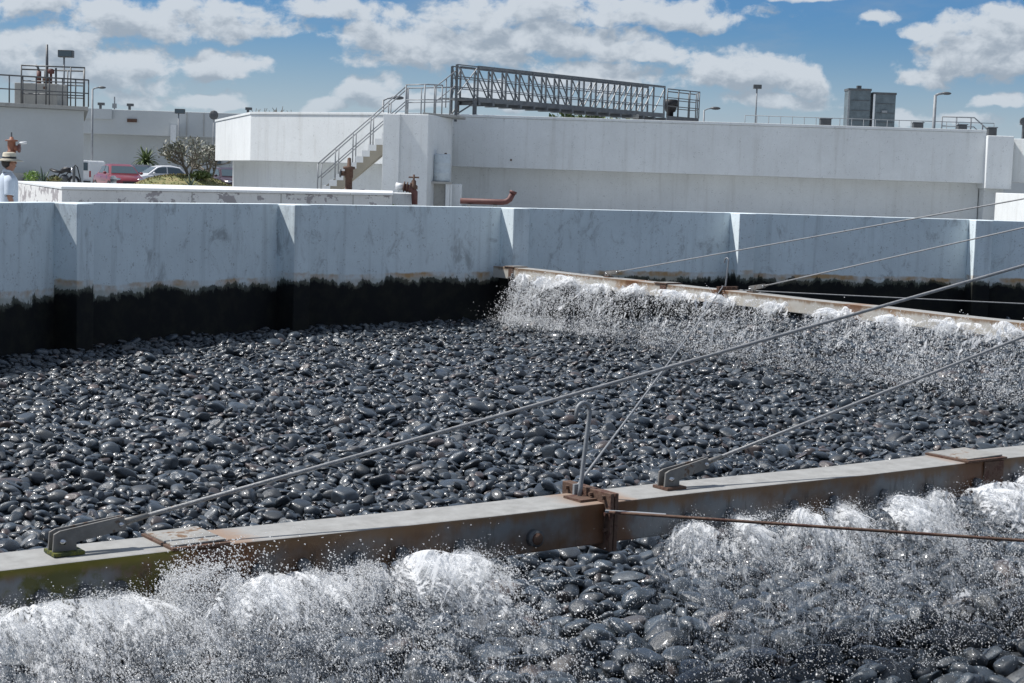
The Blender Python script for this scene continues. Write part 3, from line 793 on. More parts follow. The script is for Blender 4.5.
# ------------------------------------------------------------------ buildings and tanks behind
def P2(px, d): return (X(px, d), d)
def off(poly, dist_):
    """shift an open plan line to the left of its direction"""
    out = []
    for i, p in enumerate(poly):
        a = Vector(poly[max(i - 1, 0)]); b = Vector(poly[min(i + 1, len(poly) - 1)]); t = (b - a).normalized()
        out.append((p[0] - t.y * dist_, p[1] + t.x * dist_))
    return out
# long low channel just behind the round tank
t = empty('low_parapet', (0, 0, 0), 'low peeling concrete parapet with sunlit top behind the round tank wall at left', 'parapet')
pp = [P2(62, 33.9), P2(393, 41), P2(393, 46.5), P2(18, 41)]
MB().prism(pp, 0, 1.055).build('channel_wall', M_['parapet'], t, bevel=.02)
cpp = [P2(61.4, 33.85), P2(393.4, 40.9), P2(393.4, 46.6), P2(17.4, 41.1)]
MB().prism(cpp, 1.058, 1.115).build('coping', M_['white_paint'], t, bevel=.01)
x0, y0 = P2(62, 33.9); x1, y1 = P2(393, 41)
for s_ in (.35, .62, .86):                                            # joints standing as thin recess strips
    q = Vector((x0 + (x1 - x0) * s_, y0 + (y1 - y0) * s_, .52)); MB().box(q - Vector((0, .002, 0)), (.02, .02, 1.05)).build('joint_strip', M_['gray_concrete'], t)
# the big tank with its overhanging channel
BZ0, BZ1 = 1.885, 3.60
outer = [P2(215, 71), P2(250, 59.7), P2(405, 55.4), P2(983, 54.2)]
tank = empty('clarifier_tank', (0, 0, 0), 'long pale concrete clarifier tank with overhanging channel and shaded recess behind the round tank', 'clarifier tank')
inn = off(outer, 1.4); low = off(outer, .75); low2 = off(outer, 1.6)
def strip(a, b, z0, z1): return MB().prism(list(a) + list(b)[::-1], z0, z1)
for i in range(3):
    o = strip(outer[i:i + 2], inn[i:i + 2], BZ0, BZ1 - .09).build('channel_facet', M_['white_wall'], tank, bevel=.015)
    strip(off(outer, -.03)[i:i + 2], off(outer, 1.43)[i:i + 2], BZ1 - .086, BZ1).build('channel_coping', M_['white_wall'], tank, bevel=.01)
    strip(low[i:i + 2], low2[i:i + 2], 0, BZ0 - .003).build('lower_wall', M_['white_wall'], tank)
bx0, bx1 = X(986, 53.8), X(1019, 53)
MB().prism([(bx0, 53.95), (bx1, 53.88), (bx1 + .3, 56), (bx0, 56)], 1.72, 3.42).build('end_bay', M_['white_wall'], tank, bevel=.02)
MB().prism([(bx0 + .1, 54.4), (bx1 - .1, 54.35), (bx1 + .2, 56), (bx0 + .1, 56)], 0, 1.716).build('lower_wall', M_['white_wall'], tank)
MB().prism([(bx1 + .003, 54.6), P2(1090, 53), P2(1090, 56), (bx1 + .003, 56)], 1.95, 3.36).build('channel_facet', M_['white_wall'], tank, bevel=.015)
MB().prism([(X(1001, 53), 53.6), (X(1030, 51), 51), P2(1090, 51), P2(1090, 53.6)], 0, 1.60).build('buttress', M_['white_wall'], tank, bevel=.015)
# two short weep stains as small rusty outlets on the long face
for px in (511, 522): MB().tube([at(px, 160, 55.28), at(px, 160, 55.16)], .035, 8).build('weep_pipe', M_['rust'], tank)

# stair tower
tw = empty('stair_tower', (0, 0, 0), 'square pale concrete tower at the head of the stairs, joined to the clarifier tank', 'concrete tower')
cx0, cxm, cx1 = X(384, 51.1), X(427, 50.6), X(450, 53.5)
tp = Z(405, 114.5, 51.3)
MB().prism([(cx0, 51.05), (cxm, 50.7), (cx1, 53.2), (cx1, 54.6), (cx0 + .1, 55.3)], 0, tp).build('tower_body', M_['white_wall'], tw, bevel=.02)
nrm = Vector((cxm - cx0, 50.7 - 51.05, 0)).normalized(); out_ = Vector((nrm.y, -nrm.x, 0))
a = Vector((cx0, 51.05, 0)); q = lambda s_, o_: tuple((a + nrm * s_ + out_ * o_).xy)
MB().prism([q(-.03, -.02), q(-.03, .09), q(.50, .09), q(.50, -.02)], 0, tp - .01).build('pilaster', M_['white_wall'], tw, bevel=.012)
MB().prism([(cxm - .2, 50.95), (cx1 + .42, 53.3), (cx1 + .42, 54.5), (cxm - .2, 54)], tp + .003, tp + .075).build('landing_slab', M_['gray_concrete'], tw, bevel=.01)

M_['stair_concrete'] = concrete('bare_stair_concrete', (.36, .33, .27), .3, (.2, .18, .14), 2)[0]
# stairs up the face of the tank
sd_ = 53.0
st = empty('concrete_stairs', (0, 0, 0), 'white concrete stairs climbing to the tower with a steel handrail on each side', 'stairs')
sx0, sx1 = X(319, sd_), X(402, sd_); sz0, sz1 = .92, tp
ns = 13; tr = (sx1 - sx0) / ns; rs = (sz1 - sz0) / ns
und = []
prof = [(sx0, sz0 - .25)]
for i in range(ns): prof += [(sx0 + i * tr, sz0 + i * rs), (sx0 + (i + 1) * tr, sz0 + i * rs)]
prof += [(sx1, sz1 - rs - .55), (sx0 + tr * 1.2, sz0 - .25)]
slab = [(sx0 - .02, sz0 - .22), (sx0 - .02, sz0 - .04), (sx1, sz1 - rs - .04), (sx1, sz1 - rs - .50), (sx0 + .35, sz0 - .22)]
mb = MB(); mb.loft([[Vector((x, sd_ - .5, z)) for x, z in slab], [Vector((x, sd_ + .5, z)) for x, z in slab]]); mb.build('stair_slab', M_['stair_concrete'], st)
stepm = MB().box((0, 0, 0), (tr + .04, 1.04, rs)).mesh('step'); stepm.materials.append(M_['white_paint'])
for i in range(ns):
    o = link('step', stepm, st); o.location = (sx0 + (i + .5) * tr, sd_, sz0 + (i - .5) * rs + .03 - .003)
MB().box(((sx0 - .7), sd_, .34), (1.6, 1.4, .68)).build('foot_block', M_['white_wall'], st)
def rails(parent, pts, h, npost, names=('handrail', 'mid_rail', 'post'), r=.022, mids=(.5,), m='steel'):
    """handrail along points: posts, top rail and middle rails, each its own part"""
    pts = [Vector(p) for p in pts]
    Z1 = Vector((0, 0, 1))
    MB().tube([p + Z1 * h for p in pts], r, 6).build(names[0], M_[m], parent, True)
    for f_ in mids: MB().tube([p + Z1 * h * f_ for p in pts], r * .8, 6).build(names[1], M_[m], parent, True)
    L = [(pts[i + 1] - pts[i]).length for i in range(len(pts) - 1)]; tot = sum(L)
    pm = MB().tube([(0, 0, 0), (0, 0, h)], r, 6).mesh(names[2], True); pm.materials.append(M_[m])
    for k in range(npost):
        s_ = tot * k / (npost - 1); i = 0
        while i < len(L) - 1 and s_ > L[i]: s_ -= L[i]; i += 1
        o = link(names[2], pm, parent); o.location = pts[i].lerp(pts[i + 1], s_ / L[i])
for sy, nm in ((-.48, 0), (.48, 1)):
    y = sd_ + sy
    rails(st, [(sx0 + .02, y, sz0 - .02), (sx1 + .1, y, sz1)], .92, 6)
# landing railing and the flight to the bridge
lr = empty('landing_railing', (0, 0, 0), 'thin steel railing round the landing on top of the concrete tower', 'railing')
rails(lr, [(X(405, 53.9), 53.9, tp + .01), (X(448, 53.9), 53.9, tp + .08)], .92, 4)
rails(lr, [(X(404, 52), 51.95, tp + .01), (X(425, 51), 51.3, tp + .01), (X(440, 52.8), 52.8, tp + .08)], .92, 4)

M_['bridge_steel'] = worn('bridge_steel', (.115, .125, .135), .5, .2, (.16, .11, .08), .25, 4, .2)
# the foot bridge
br = empty('truss_footbridge', (0, 0, 0), 'long dark steel truss footbridge crossing above the clarifier tank, its end on two legs', 'footbridge')
A0, A1 = Vector((X(475, 56), 56, 0)), Vector((X(661, 64.3), 64.3, 0))
bz = Z(475, 101, 56); bh = Z(475, 66.7, 56) - bz
bd = (A1 - A0).normalized(); bn = Vector((-bd.y, bd.x, 0)); bl = (A1 - A0).length
Z1 = Vector((0, 0, 1)); NP = 15; BWD = .78
for side, nm in ((0, 'near'), (BWD, 'far')):
    a, b = A0 + bn * side, A1 + bn * side
    MB().bar(a + Z1 * (bz + bh), b + Z1 * (bz + bh), .075, .075).build('top_chord', M_['bridge_steel'], br)
    MB().bar(a + Z1 * (bz + .05), b + Z1 * (bz + .05), .10, .16).build('bottom_chord', M_['bridge_steel'], br)
    for f_ in (.36, .66): MB().bar(a + Z1 * (bz + bh * f_), b + Z1 * (bz + bh * f_), .03, .03).build('guard_rail', M_['steel'], br)
    pm = MB().box((0, 0, bh / 2), (.055, .05, bh - .1)).mesh('truss_post'); pm.materials.append(M_['bridge_steel'])
    for i in range(NP + 1):
        o = link('truss_post', pm, br); o.location = a + bd * (bl * i / NP) + Z1 * bz; o.rotation_euler = (0, 0, math.atan2(bd.y, bd.x))
    for i in range(NP):
        f0, f1 = bl * i / NP, bl * (i + 1) / NP
        hi, lo = (f0, f1) if i < NP / 2 else (f1, f0)
        MB().bar(a + bd * hi + Z1 * (bz + bh - .05), a + bd * lo + Z1 * (bz + .1), .035, .03).build('diagonal_brace', M_['bridge_steel'], br)
mb = MB(); mb.loft([[A0 + bn * .08 + Z1 * (bz + .06), A0 + bn * (BWD - .08) + Z1 * (bz + .06), A0 + bn * (BWD - .08) + Z1 * (bz + .1), A0 + bn * .08 + Z1 * (bz + .1)],
                    [A1 + bn * .08 + Z1 * (bz + .06), A1 + bn * (BWD - .08) + Z1 * (bz + .06), A1 + bn * (BWD - .08) + Z1 * (bz + .1), A1 + bn * .08 + Z1 * (bz + .1)]])
mb.build('deck', M_['bridge_steel'], br)
cm_ = MB().box((0, 0, 0), (.10, BWD + .2, .10)).mesh('cross_beam'); cm_.materials.append(M_['bridge_steel'])
for i in range(NP + 1):
    o = link('cross_beam', cm_, br); o.location = A0 + bd * (bl * i / NP) + bn * BWD / 2 + Z1 * (bz - .085); o.rotation_euler = (0, 0, math.atan2(bd.y, bd.x))
# end cage over the tower: posts, rails, cross bracing, two legs
E0 = A0 - bd * 1.05
for side in (0, BWD):
    a, b = (E0 if side == 0 else A0 + bn * side - bd * .42), A0 + bn * side
    MB().bar(a + Z1 * (BZ1 - .25 if side == 0 else BZ1 - .4), a + Z1 * (bz + bh), .09, .09).build('cage_post', M_['bridge_steel'], br)
    MB().bar(b + Z1 * (BZ1 - .1) - bd * .12, b + Z1 * (bz + .02) - bd * .12, .14, .14).build('bridge_leg', M_['bridge_steel'], br)
    for f_ in (1., .66, .36): MB().bar(a + Z1 * (bz + bh * f_), b + Z1 * (bz + bh * f_), .035, .035).build('cage_rail', M_['bridge_steel'], br)
    MB().bar(a + Z1 * (bz - .5), b + Z1 * (bz + .0), .04, .04).build('cage_brace', M_['bridge_steel'], br)
    MB().bar(a + Z1 * (bz + .1), b + Z1 * (bz + bh), .03, .03).build('cage_brace', M_['steel'], br)
    MB().bar(a + Z1 * (bz + bh), b + Z1 * (bz + .1), .03, .03).build('cage_brace', M_['steel'], br)
mb = MB(); mb.loft([[p + Z1 * z for p, z in ((E0, bz), (E0 + bn * BWD, bz), (E0 + bn * BWD, bz + .05), (E0, bz + .05))], [p + Z1 * z for p, z in ((A0 - bd * .06, bz), (A0 - bd * .06 + bn * BWD, bz), (A0 - bd * .06 + bn * BWD, bz + .05), (A0 - bd * .06, bz + .05))]])
mb.build('deck', M_['bridge_steel'], br)
rails(br, [E0 - bd * 1.0 + Z1 * (tp + .08), E0 + Z1 * bz], .95, 3, ('stair_handrail', 'stair_mid_rail', 'stair_post'))
# centre platform beyond the bridge
cpz = Z(680, 117, 65.5)
pf = empty('centre_platform', (0, 0, 0), 'railed steel platform at the far right end of the footbridge with a dark drive motor', 'platform')
pa = [Vector((X(664, 64.6), 64.6, cpz)), Vector((X(696, 66.2), 66.2, cpz)), Vector((X(692, 68.0), 68.0, cpz)), Vector((X(664, 66.5), 66.5, cpz))]
MB().prism([p.xy for p in pa], cpz - .28, cpz).build('platform_deck', M_['dark_steel'], pf)
rails(pf, [pa[0], pa[1], pa[2], pa[3]], 1.02, 9, mids=(.36, .68), m='dark_steel')
mcen = Vector((X(667.5, 65.4), 65.4, cpz))
MB().lathe(mcen, [(.12, .0), (.12, .16), (.2, .2), (.24, .35), (.30, .42), (.30, .62), (.22, .66)], 14).build('drive_motor', M_['black'], pf, True)
MB().prism([P2(660, 63), P2(690, 63), P2(690, 69), P2(660, 69)], 0, cpz - .283).build('platform_column', M_['white_wall'], pf)
tl = MB().box(at(632, 116, 63) , (.5, .3, .16)); tag(tl.build('timber_block', M_['gray_concrete'], None, bevel=.02), 'small tan block on the tank edge below the right part of the footbridge', 'block')

# left clarifier with machine platform
lt = empty('left_tank_building', (0, 0, 0), 'tall plain concrete tank at the left edge with a machine platform on its roof', 'concrete tank')
lz = Z(45, 104.2, 61)
lp = [P2(-120, 58.5), P2(83.5, 62.5), P2(83.5, 78), P2(-120, 78)]
MB().prism(lp, 0, lz - .14).build('tank_wall', M_['white_far'], lt, bevel=.02)
MB().prism([P2(-122, 58.3), P2(88, 62.3), P2(84.5, 78), P2(-122, 78)], lz - .136, lz).build('roof_slab', M_['gray_concrete'], lt, bevel=.01)
hx, hd = X(26, 61), 61
dm = MB(); dm.prism([(X(13.5, 60.1), 60.10), (X(34, 60.6), 60.50), (X(34, 60.6), 61.2), (X(13.5, 60.1), 61)], 0, 1.18); dm.build('pipe_recess_frame', M_['gray_concrete'], lt)
MB().prism([(X(21.5, 60), 60.17), (X(29.5, 60.2), 60.33), (X(29.5, 60.2), 60.45), (X(21.5, 60), 60.27)], .1, 1.02).build('steel_door', M_['dark_steel'], lt)
mp = empty('roof_machine', (X(42, 64), 64, lz), 'concrete plinth with rusty screw drive and tall stem on the left tank roof', 'machine plinth')
def lw(px, py, d): return at(px, py, d) - Vector(mp.location)
MB().box((lw(41, 95, 64.5)), (1.62, 1.4, .82)).build('plinth', M_['gray_concrete'], mp, bevel=.02)
MB().tube([lw(47, 91, 64), lw(47, 44.5, 64)], [.07, .045], 8).build('stem', M_['dark_steel'], mp, True)
MB().lathe(lw(46.6, 88, 64), [(.22, -.05), (.22, .04), (.12, .1), (.12, .25), (.16, .27), (.16, .36), (.08, .4)], 12).build('gearbox', M_['rust'], mp, True)
MB().tube([lw(39, 84, 64), lw(39, 71, 64)], .09, 8).build('motor', M_['red_oxide'], mp, True)
MB().tube([lw(39, 71, 64), lw(37.5, 66.5, 64), lw(35.5, 65.5, 64)], .05, 6).build('motor_pipe', M_['dark_steel'], mp, True)
MB().lathe(lw(51, 74, 64), [(.05, -.4), (.05, 0), (.13, .02), (.13, .16), (.06, .2)], 10).build('motor', M_['red_oxide'], mp, True)
MB().tube([lw(56, 85, 64), lw(56, 68, 64)], .045, 6).build('valve_stem', M_['dark_steel'], mp, True)
def box_rail(name, label, pxs, d0, d1, pyb, h, npost, m='dark_steel'):
    e = empty(name, (0, 0, 0), label, 'railing')
    pts = [Vector((X(pxs[0], d0), d0, pyb)), Vector((X(pxs[1], d1), d1, pyb))]
    rails(e, pts, h, npost, m=m, r=.028); return e
rl = box_rail('roof_railing', 'front steel railing along the roof edge of the left tank', (-60, 88), 59.3, 62.3, lz, .98, 12)
rb = empty('machine_railing', (0, 0, 0), 'raised steel railing cage standing around the roof machine on the left tank', 'railing')
ra = [Vector((X(21, 63.3), 63.3, lz)), Vector((X(84, 63.6), 63.6, lz)), Vector((X(83, 66), 66, lz)), Vector((X(21, 66), 66, lz)), Vector((X(21, 63.4), 63.4, lz))]
rails(rb, ra, 1.5, 12, mids=(.62, .3), m='dark_steel', r=.03)

# far building behind the cars
fb = empty('far_building', (0, 0, 0), 'long pale flat roofed building in the distance behind the parked cars', 'building')
fz, fl = Z(180, 111.5, 110), Z(180, 136.5, 110)
MB().prism([P2(70, 110), P2(262, 110), P2(262, 130), P2(70, 130)], fl, fz).build('upper_wall', M_['white_far'], fb, bevel=.03)
MB().prism([P2(70, 111.2), P2(262, 111.2), P2(262, 129), P2(70, 129)], 0, fl - .003).build('lower_wall', M_['white_far'], fb)
MB().box(at(132, 120.5, 109.95), (.62, .12, .22)).build('drain_spout', M_['rust'], fb)
MB().prism([P2(84, 109.8), P2(111.5, 109.8), P2(111.5, 110.4), P2(84, 110.4)], fz - .65, fz + .005).build('roof_step', M_['white_far'], fb)
w = MB().box(at(218.5, 158, 111.15), (.42, .12, .95)).build('window', M_['gray_concrete'], fb)
MB().box(at(218.5, 158, 111.07), (.32, .05, .85)).build('window_pane', M_['glass'], w)
MB().prism([P2(170, 108.6), P2(176, 108.6), P2(176, 109.97), P2(170, 109.97)], fl - .9, fz - .9).build('buttress', M_['white_paint'], fb)
for px in (186, 203):
    MB().box(Vector((X(px, 109.9), 109.95, (fl + fz) / 2)), (.04, .03, fz - fl - .1)).build('wall_joint', M_['gray_concrete'], fb)

# roof terrace to the right with two steel boxes
rt = empty('far_plant_building', (0, 0, 0), 'low flat roofed plant building far behind the long clarifier tank, mostly hidden', 'building')
MB().prism([P2(690, 84), P2(1085, 84), P2(1085, 100), P2(690, 100)], 0, 4.1).build('plant_wall', M_['white_far'], rt)
M_['blue_steel'] = worn('blue_grey_steel', (.12, .15, .165), .55, .2, (.16, .18, .18), .2, 3, .2)
for i, (a_, b_, t_, lb) in enumerate(((843.5, 866.5, 88.5, 'dark blue grey steel air unit with a small cap on its top'), (868.5, 891.5, 92.5, 'dark blue grey steel air unit with plain flat top, right of its taller twin'))):
    dd = 91; w_ = X(b_, dd) - X(a_, dd); z1 = Z((a_ + b_) / 2, t_, dd); z0 = 4.5; cx_ = (X(a_, dd) + X(b_, dd)) / 2
    u = empty('air_unit', (cx_, dd + .6, 4.1), lb, 'air unit', 'steel air units on the far roof')
    hgt = z1 - 4.1
    MB().box((0, 0, .4 + (hgt - .4) / 2 + .1), (w_ - .06, 1.2, hgt - .6)).build('casing', M_['blue_steel'], u, bevel=.02)
    MB().box((0, 0, hgt - .05), (w_, 1.26, .12)).build('top_cap', M_['dark_steel'], u)
    MB().box((0, 0, .46), (w_ + .06, 1.26, .10)).build('base_frame', M_['steel'], u)
    for sx in (-1, 1):
        for sy in (-1, 1): MB().box((sx * (w_ / 2 - .06), sy * .52, .2), (.09, .09, .40)).build('leg', M_['steel'], u)
    MB().box((-w_ / 2 + .05, -.62, hgt / 2 + .25), (.10, .05, hgt - .7)).build('corner_strip', M_['white_paint'] if i else M_['steel'], u)
    for q_ in (.3, .55, .8): MB().box((.05, -.615, .5 + (hgt - .7) * q_), (w_ - .3, .03, .03)).build('panel_rib', M_['dark_steel'], u)
    if i == 0: MB().box((.05, 0, hgt + .09), (.22, .3, .2)).build('exhaust_cap', M_['dark_steel'], u)
    else: MB().box((.0, -.66, hgt * .62), (.3, .05, .12)).build('sign_plate', M_['steel'], u)
rr1 = empty('far_roof_railing', (0, 0, 0), 'long thin pale railing along the roof edge in front of the two air units', 'railing')
rails(rr1, [(X(742, 85), 85, 4.1), (X(990, 85), 85, 4.1)], .98, 22, m='steel', r=.018)
rr2 = empty('stepped_railing', (0, 0, 0), 'steel stair handrail rising and falling on the far roof near the right edge', 'railing')
rails(rr2, [(X(938, 86.5), 86.5, 4.45), (X(970, 86.5), 86.5, 4.45), (X(990, 86.5), 86.5, 3.6)], .95, 5, m='steel', r=.035)
for px, py, s_, lb in ((822, 122, .55, 'small dark pump box on the far roof just left of the air units'), (914, 126, .5, 'small dark valve box on the far roof right of the air units'), (958, 128, .45, 'small dark box under the stepped handrail on the far roof'), (988, 131, .42, 'small dark box on the roof near the right picture edge')):
    e = empty('equipment_box', (X(px, 84.6), 84.6, 4.1), lb, 'equipment box')
    hb_ = max(.3, Z(px, py - 3, 84.6) - 4.1)
    MB().box((0, 0, hb_ / 2), (s_, .4, hb_)).build('casing', M_['dark_steel'], e, bevel=.02)
    MB().box((0, 0, hb_ + .03), (s_ + .08, .46, .05)).build('lid', M_['steel'], e)
gp = empty('gate_stand', (X(1021, 57), 57, 3.3), 'grey steel gate lifting stand on the tank edge at the right picture edge', 'gate stand')
MB().box((0, 0, .33), (.16, .16, .66)).build('post', M_['dark_steel'], gp); MB().box((0, 0, .72), (.34, .22, .22)).build('gearbox', M_['steel'], gp, bevel=.02)
MB().tube([(-.12, -.2, .72), (-.12, -.28, .72)], .14, 12).build('hand_wheel', M_['dark_steel'], gp)

# ------------------------------------------------------------------ lamp posts
def lamp(px, ytop, d, zb, kind, label, r=.05):
    x = X(px, d); zt = Z(px, ytop, d); e = empty('lamp_post', (x, d, zb), label, 'lamp post', 'lamp posts among the tanks')
    h = zt - zb
    MB().tube([(0, 0, 0), (0, 0, h)], [r, r * .75], 8).build('pole', M_['steel'], e, True)
    if kind in ('right', 'left'):
        s_ = 1 if kind == 'right' else -1
        MB().tube([(0, 0, h - .02), (s_ * .15, 0, h + .06), (s_ * .4, 0, h + .1)], r * .6, 6).build('arm', M_['steel'], e, True)
        MB().ell((s_ * .52, 0, h + .10), (.24, .11, .075)).build('lamp_head', M_['dark_steel'], e, True)
    elif kind == 'box':
        MB().box((.02, 0, h + .02), (.42, .3, .22)).build('lamp_head', M_['dark_steel'], e, bevel=.02)
    elif kind == 'flood':
        MB().box((.08, 0, h + .05), (.62, .3, .30)).build('lamp_head', M_['dark_steel'], e, bevel=.02)
        MB().box((.08, -.16, h + .05), (.54, .02, .22)).build('lens', M_['glass'], e)
    elif kind == 'sign':
        MB().ell((0, 0, h), (.30, .12, .30), 8, 5).build('lamp_head', M_['dark_steel'], e, False)
    return e
lamp(752.5, 87, 88, 4.1, 'box', 'tall thin lamp post with a small box head, left of the two air units')
lamp(701, 110, 78, 2., 'right', 'short curved lamp post just right of the centre platform railing')
lamp(930, 95, 80, 2., 'right', 'thick lamp post with a curved head right of the two air units', .1)
lamp(92, 89, 95, 0., 'right', 'lamp post with curved head just right of the left roof railing', .07)
lamp(63.5, 55, 70, 3.7, 'flood', 'floodlight on a thin pole behind the left roof machine')
lamp(381.5, 100, 62, 1., 'right', 'small street lamp showing above the stairs handrail', .05)
lamp(178, 112, 106, 0., 'flood', 'left of two pale lamp posts in front of the far building, flat head', .05)
lamp(213, 115, 106, 0., 'sign', 'right of two pale lamp posts in front of the far building, round head', .05)
for px, py, lb in ((100, 107, 'left of two small dark vents on the far building roof'), (247, 113, 'small dark camera at the right end of the far building roof'), (129, 107, 'right of two small dark vents on the far building roof')):
    e = empty('roof_vent', (X(px, 111), 111, fz), lb, 'roof vent'); MB().tube([(0, 0, 0), (0, 0, .28)], .09, 8).build('pipe', M_['dark_steel'], e); MB().box((.05, 0, .36), (.42, .3, .18)).build('cowl', M_['dark_steel'], e, bevel=.02)
e = empty('roof_mast', (X(114, 112), 112, fz), 'thin pale antenna mast on the far building roof', 'antenna'); MB().tube([(0, 0, 0), (0, 0, .9)], .05, 6).build('pole', M_['steel'], e); MB().box((0, 0, .3), (.26, .2, .3)).build('box', M_['steel'], e)
# ------------------------------------------------------------------ valves, pipes, drum near the tower
def valve(name, loc, label, m, s=1., stem=.3, outlet=0):
    e = empty(name, loc, label, 'valve')
    return e
v = empty('standpipe_valve', (X(11.5, 44), 44, 0), 'orange rusty valve on a standpipe against the left concrete tank', 'valve')
vz = Z(16, 145.5, 44)
MB().tube([(0, 0, 0), (0, 0, vz - .19)], .075, 12).build('standpipe', M_['gray_concrete'], v, True)
MB().lathe((0, 0, vz), [(.09, -.19), (.12, -.19), (.12, -.155), (.085, -.14), (.105, -.03), (.105, .10), (.165, .11), (.165, .14), (.06, .155), (.045, .22)], 14).build('valve_body', M_['orange_oxide'], v, True)
MB().tube([(0, 0, vz + .2), (0, 0, vz + .34)], .02, 6).build('stem', M_['dark_steel'], v)
MB().tube([(.06, 0, vz - .07), (.20, -.02, vz - .07)], .075, 12).build('side_branch', M_['orange_oxide'], v, True)
MB().tube([(.19, -.02, vz - .07), (.225, -.02, vz - .07)], .115, 14).build('flange', M_['red_oxide'], v, True)
MB().tube([(.22, -.02, vz + .06), (.38, .05, vz + .085)], .035, 8).build('pipe_stub', M_['white_paint'], v, True)

v = empty('tall_gate_valve', (X(349, 47.5), 47.5, 1.0), 'tall rusty gate valve pillar standing in front of the stairs', 'valve')
MB().lathe((0, 0, 0), [(.16, 0), (.16, .05), (.10, .08), (.10, .42), (.12, .44), (.12, .66), (.17, .68), (.17, .74), (.06, .76), (.05, .98), (.02, 1.0)], 14).build('pillar', M_['rust'], v, True)
MB().tube([(-.10, -.02, .55), (-.24, -.02, .55)], .07, 10).build('side_branch', M_['rust'], v, True)
MB().tube([(-.22, -.02, .55), (-.26, -.02, .55)], .12, 12).build('hand_wheel', M_['dark_steel'], v, True)
MB().tube([(.12, 0, .06), (.45, -.1, .1), (.52, -.1, .0)], .03, 6).build('drain_pipe', M_['steel'], v, True)

cb = empty('valve_block', (X(403, 42), 42, 0), 'small white concrete block carrying the pipe valve in front of the tower', 'concrete block')
bx_ = X(413, 42) - X(393, 42)
MB().box((0, .3, Z(403, 193, 42) / 2), (bx_, .7, Z(403, 193, 42))).build('block', M_['white_wall'], cb, bevel=.02)
v = empty('pipe_valve', (X(408, 41.8), 41.8, Z(403, 193, 42)), 'rusty red pipe valve with upright stem lying on the small white block', 'valve')
s_ = 1 / (F_PX / 41.8)
MB().tube([(-12 * s_, 0, 7 * s_), (-4 * s_, 0, 6 * s_)], .085, 10).build('pipe_stub', M_['white_paint'], v, True)
MB().tube([(-4 * s_, 0, 6 * s_), (4 * s_, -.02, 4.5 * s_), (7 * s_, -.02, 1 * s_), (7.5 * s_, -.02, -11 * s_)], [.09, .10, .085, .075], 10).build('elbow_pipe', M_['red_oxide'], v, True)
for q_ in (-4, -1, 2): MB().tube([(q_ * s_, 0, (5.9 - .15 * q_) * s_), ((q_ + 1) * s_, 0, (5.8 - .15 * q_) * s_)], .135, 12).build('flange', M_['rust'], v, True)
MB().lathe((6 * s_, -.02, 6 * s_), [(.10, -.05), (.10, .04), (.06, .07), (.06, .16), (.025, .19), (.025, .32)], 10).build('bonnet', M_['rust'], v, True)
MB().tube([(6 * s_ - .13, -.02, 6 * s_ + .25), (6 * s_ + .13, -.02, 6 * s_ + .25)], .02, 6).build('hand_wheel', M_['rust'], v)

d_ = 51.25
tb = empty('drum_stand', (X(440, d_), d_, 0), 'pale concrete stand with a slab top below the white drum', 'stand')
zt = Z(440, 181.5, d_); ww = X(450, d_) - X(427, d_)
MB().box((-.02, .22, zt - .035), (ww + .08, .62, .07)).build('slab_top', M_['gray_concrete'], tb, bevel=.01)
MB().box((-.09, .40, (zt - .07) / 2), (ww - .22, .40, zt - .075)).build('back_panel', M_['gray_concrete'], tb)
MB().box((ww / 2 - .10, .02, (zt - .07) / 2), (.12, .12, zt - .075)).build('post', M_['white_wall'], tb)
MB().box((ww / 2 + .005, .02, (zt - .07) / 2), (.05, .10, zt - .08)).build('post', M_['white_wall'], tb)
M_['drum_plastic'] = worn('drum_plastic', (.50, .56, .60), .5, 0, (.36, .38, .38), .3, 8, .08)
dr = empty('white_drum', (X(441.5, d_), d_ + .22, zt), 'white plastic drum standing on the concrete stand beside the tower', 'drum')
dh = Z(441.5, 154, d_) - zt; drr = (X(450, d_) - X(433, d_)) / 2
MB().lathe((0, 0, 0), [(drr * .92, 0), (drr, .04), (drr, dh * .3), (drr * 1.03, dh * .32), (drr, dh * .34), (drr, dh * .66), (drr * 1.03, dh * .68), (drr, dh * .7), (drr, dh - .05), (drr * .93, dh)], 22).build('drum_body', M_['drum_plastic'], dr, True)
MB().lathe((drr * .4, -drr * .3, dh), [(.04, 0), (.04, .03), (.02, .04)], 8).build('bung_cap', M_['rust'], dr)
eb = MB().box((X(456.5, 51.6), 51.8, Z(456, 184, 51.6) / 2), (X(462, 51.6) - X(451, 51.6), .5, Z(456, 184, 51.6)))
tag(eb.build('meter_cabinet', M_['white_wall'], None, bevel=.015), 'short white concrete box right of the drum stand', 'cabinet')
rp = empty('rusty_pipe', (0, 0, 0), 'long rust red pipe lying along the tank foot, bent up at its right end', 'pipe')
zz = Z(480, 201.5, 48)
MB().tube([(X(461, 48), 48, zz), (X(503, 48), 48, zz), (X(507, 48), 48, zz + .02), (X(510.5, 48), 48, zz + .09), (X(513.5, 48), 48, zz + .28)], .085, 12).build('pipe_run', M_['red_oxide'], rp, True)
MB().tube([(X(513.2, 48), 48, zz + .26), (X(514, 48), 48, zz + .33)], .11, 12).build('flange', M_['red_oxide'], rp, True)
for px in (470, 496): MB().box((X(px, 48), 48.0, zz / 2 - .045), (.12, .2, zz - .085)).build('pipe_support', M_['gray_concrete'], rp)
pl = MB().prism([P2(380, 42.3), P2(470, 42.3), P2(470, 46.5), P2(396, 46.5)], 0, .55); tag(pl.build('tower_apron', M_['white_wall']), 'low pale concrete apron at the foot of the tower', None, None, 'structure')

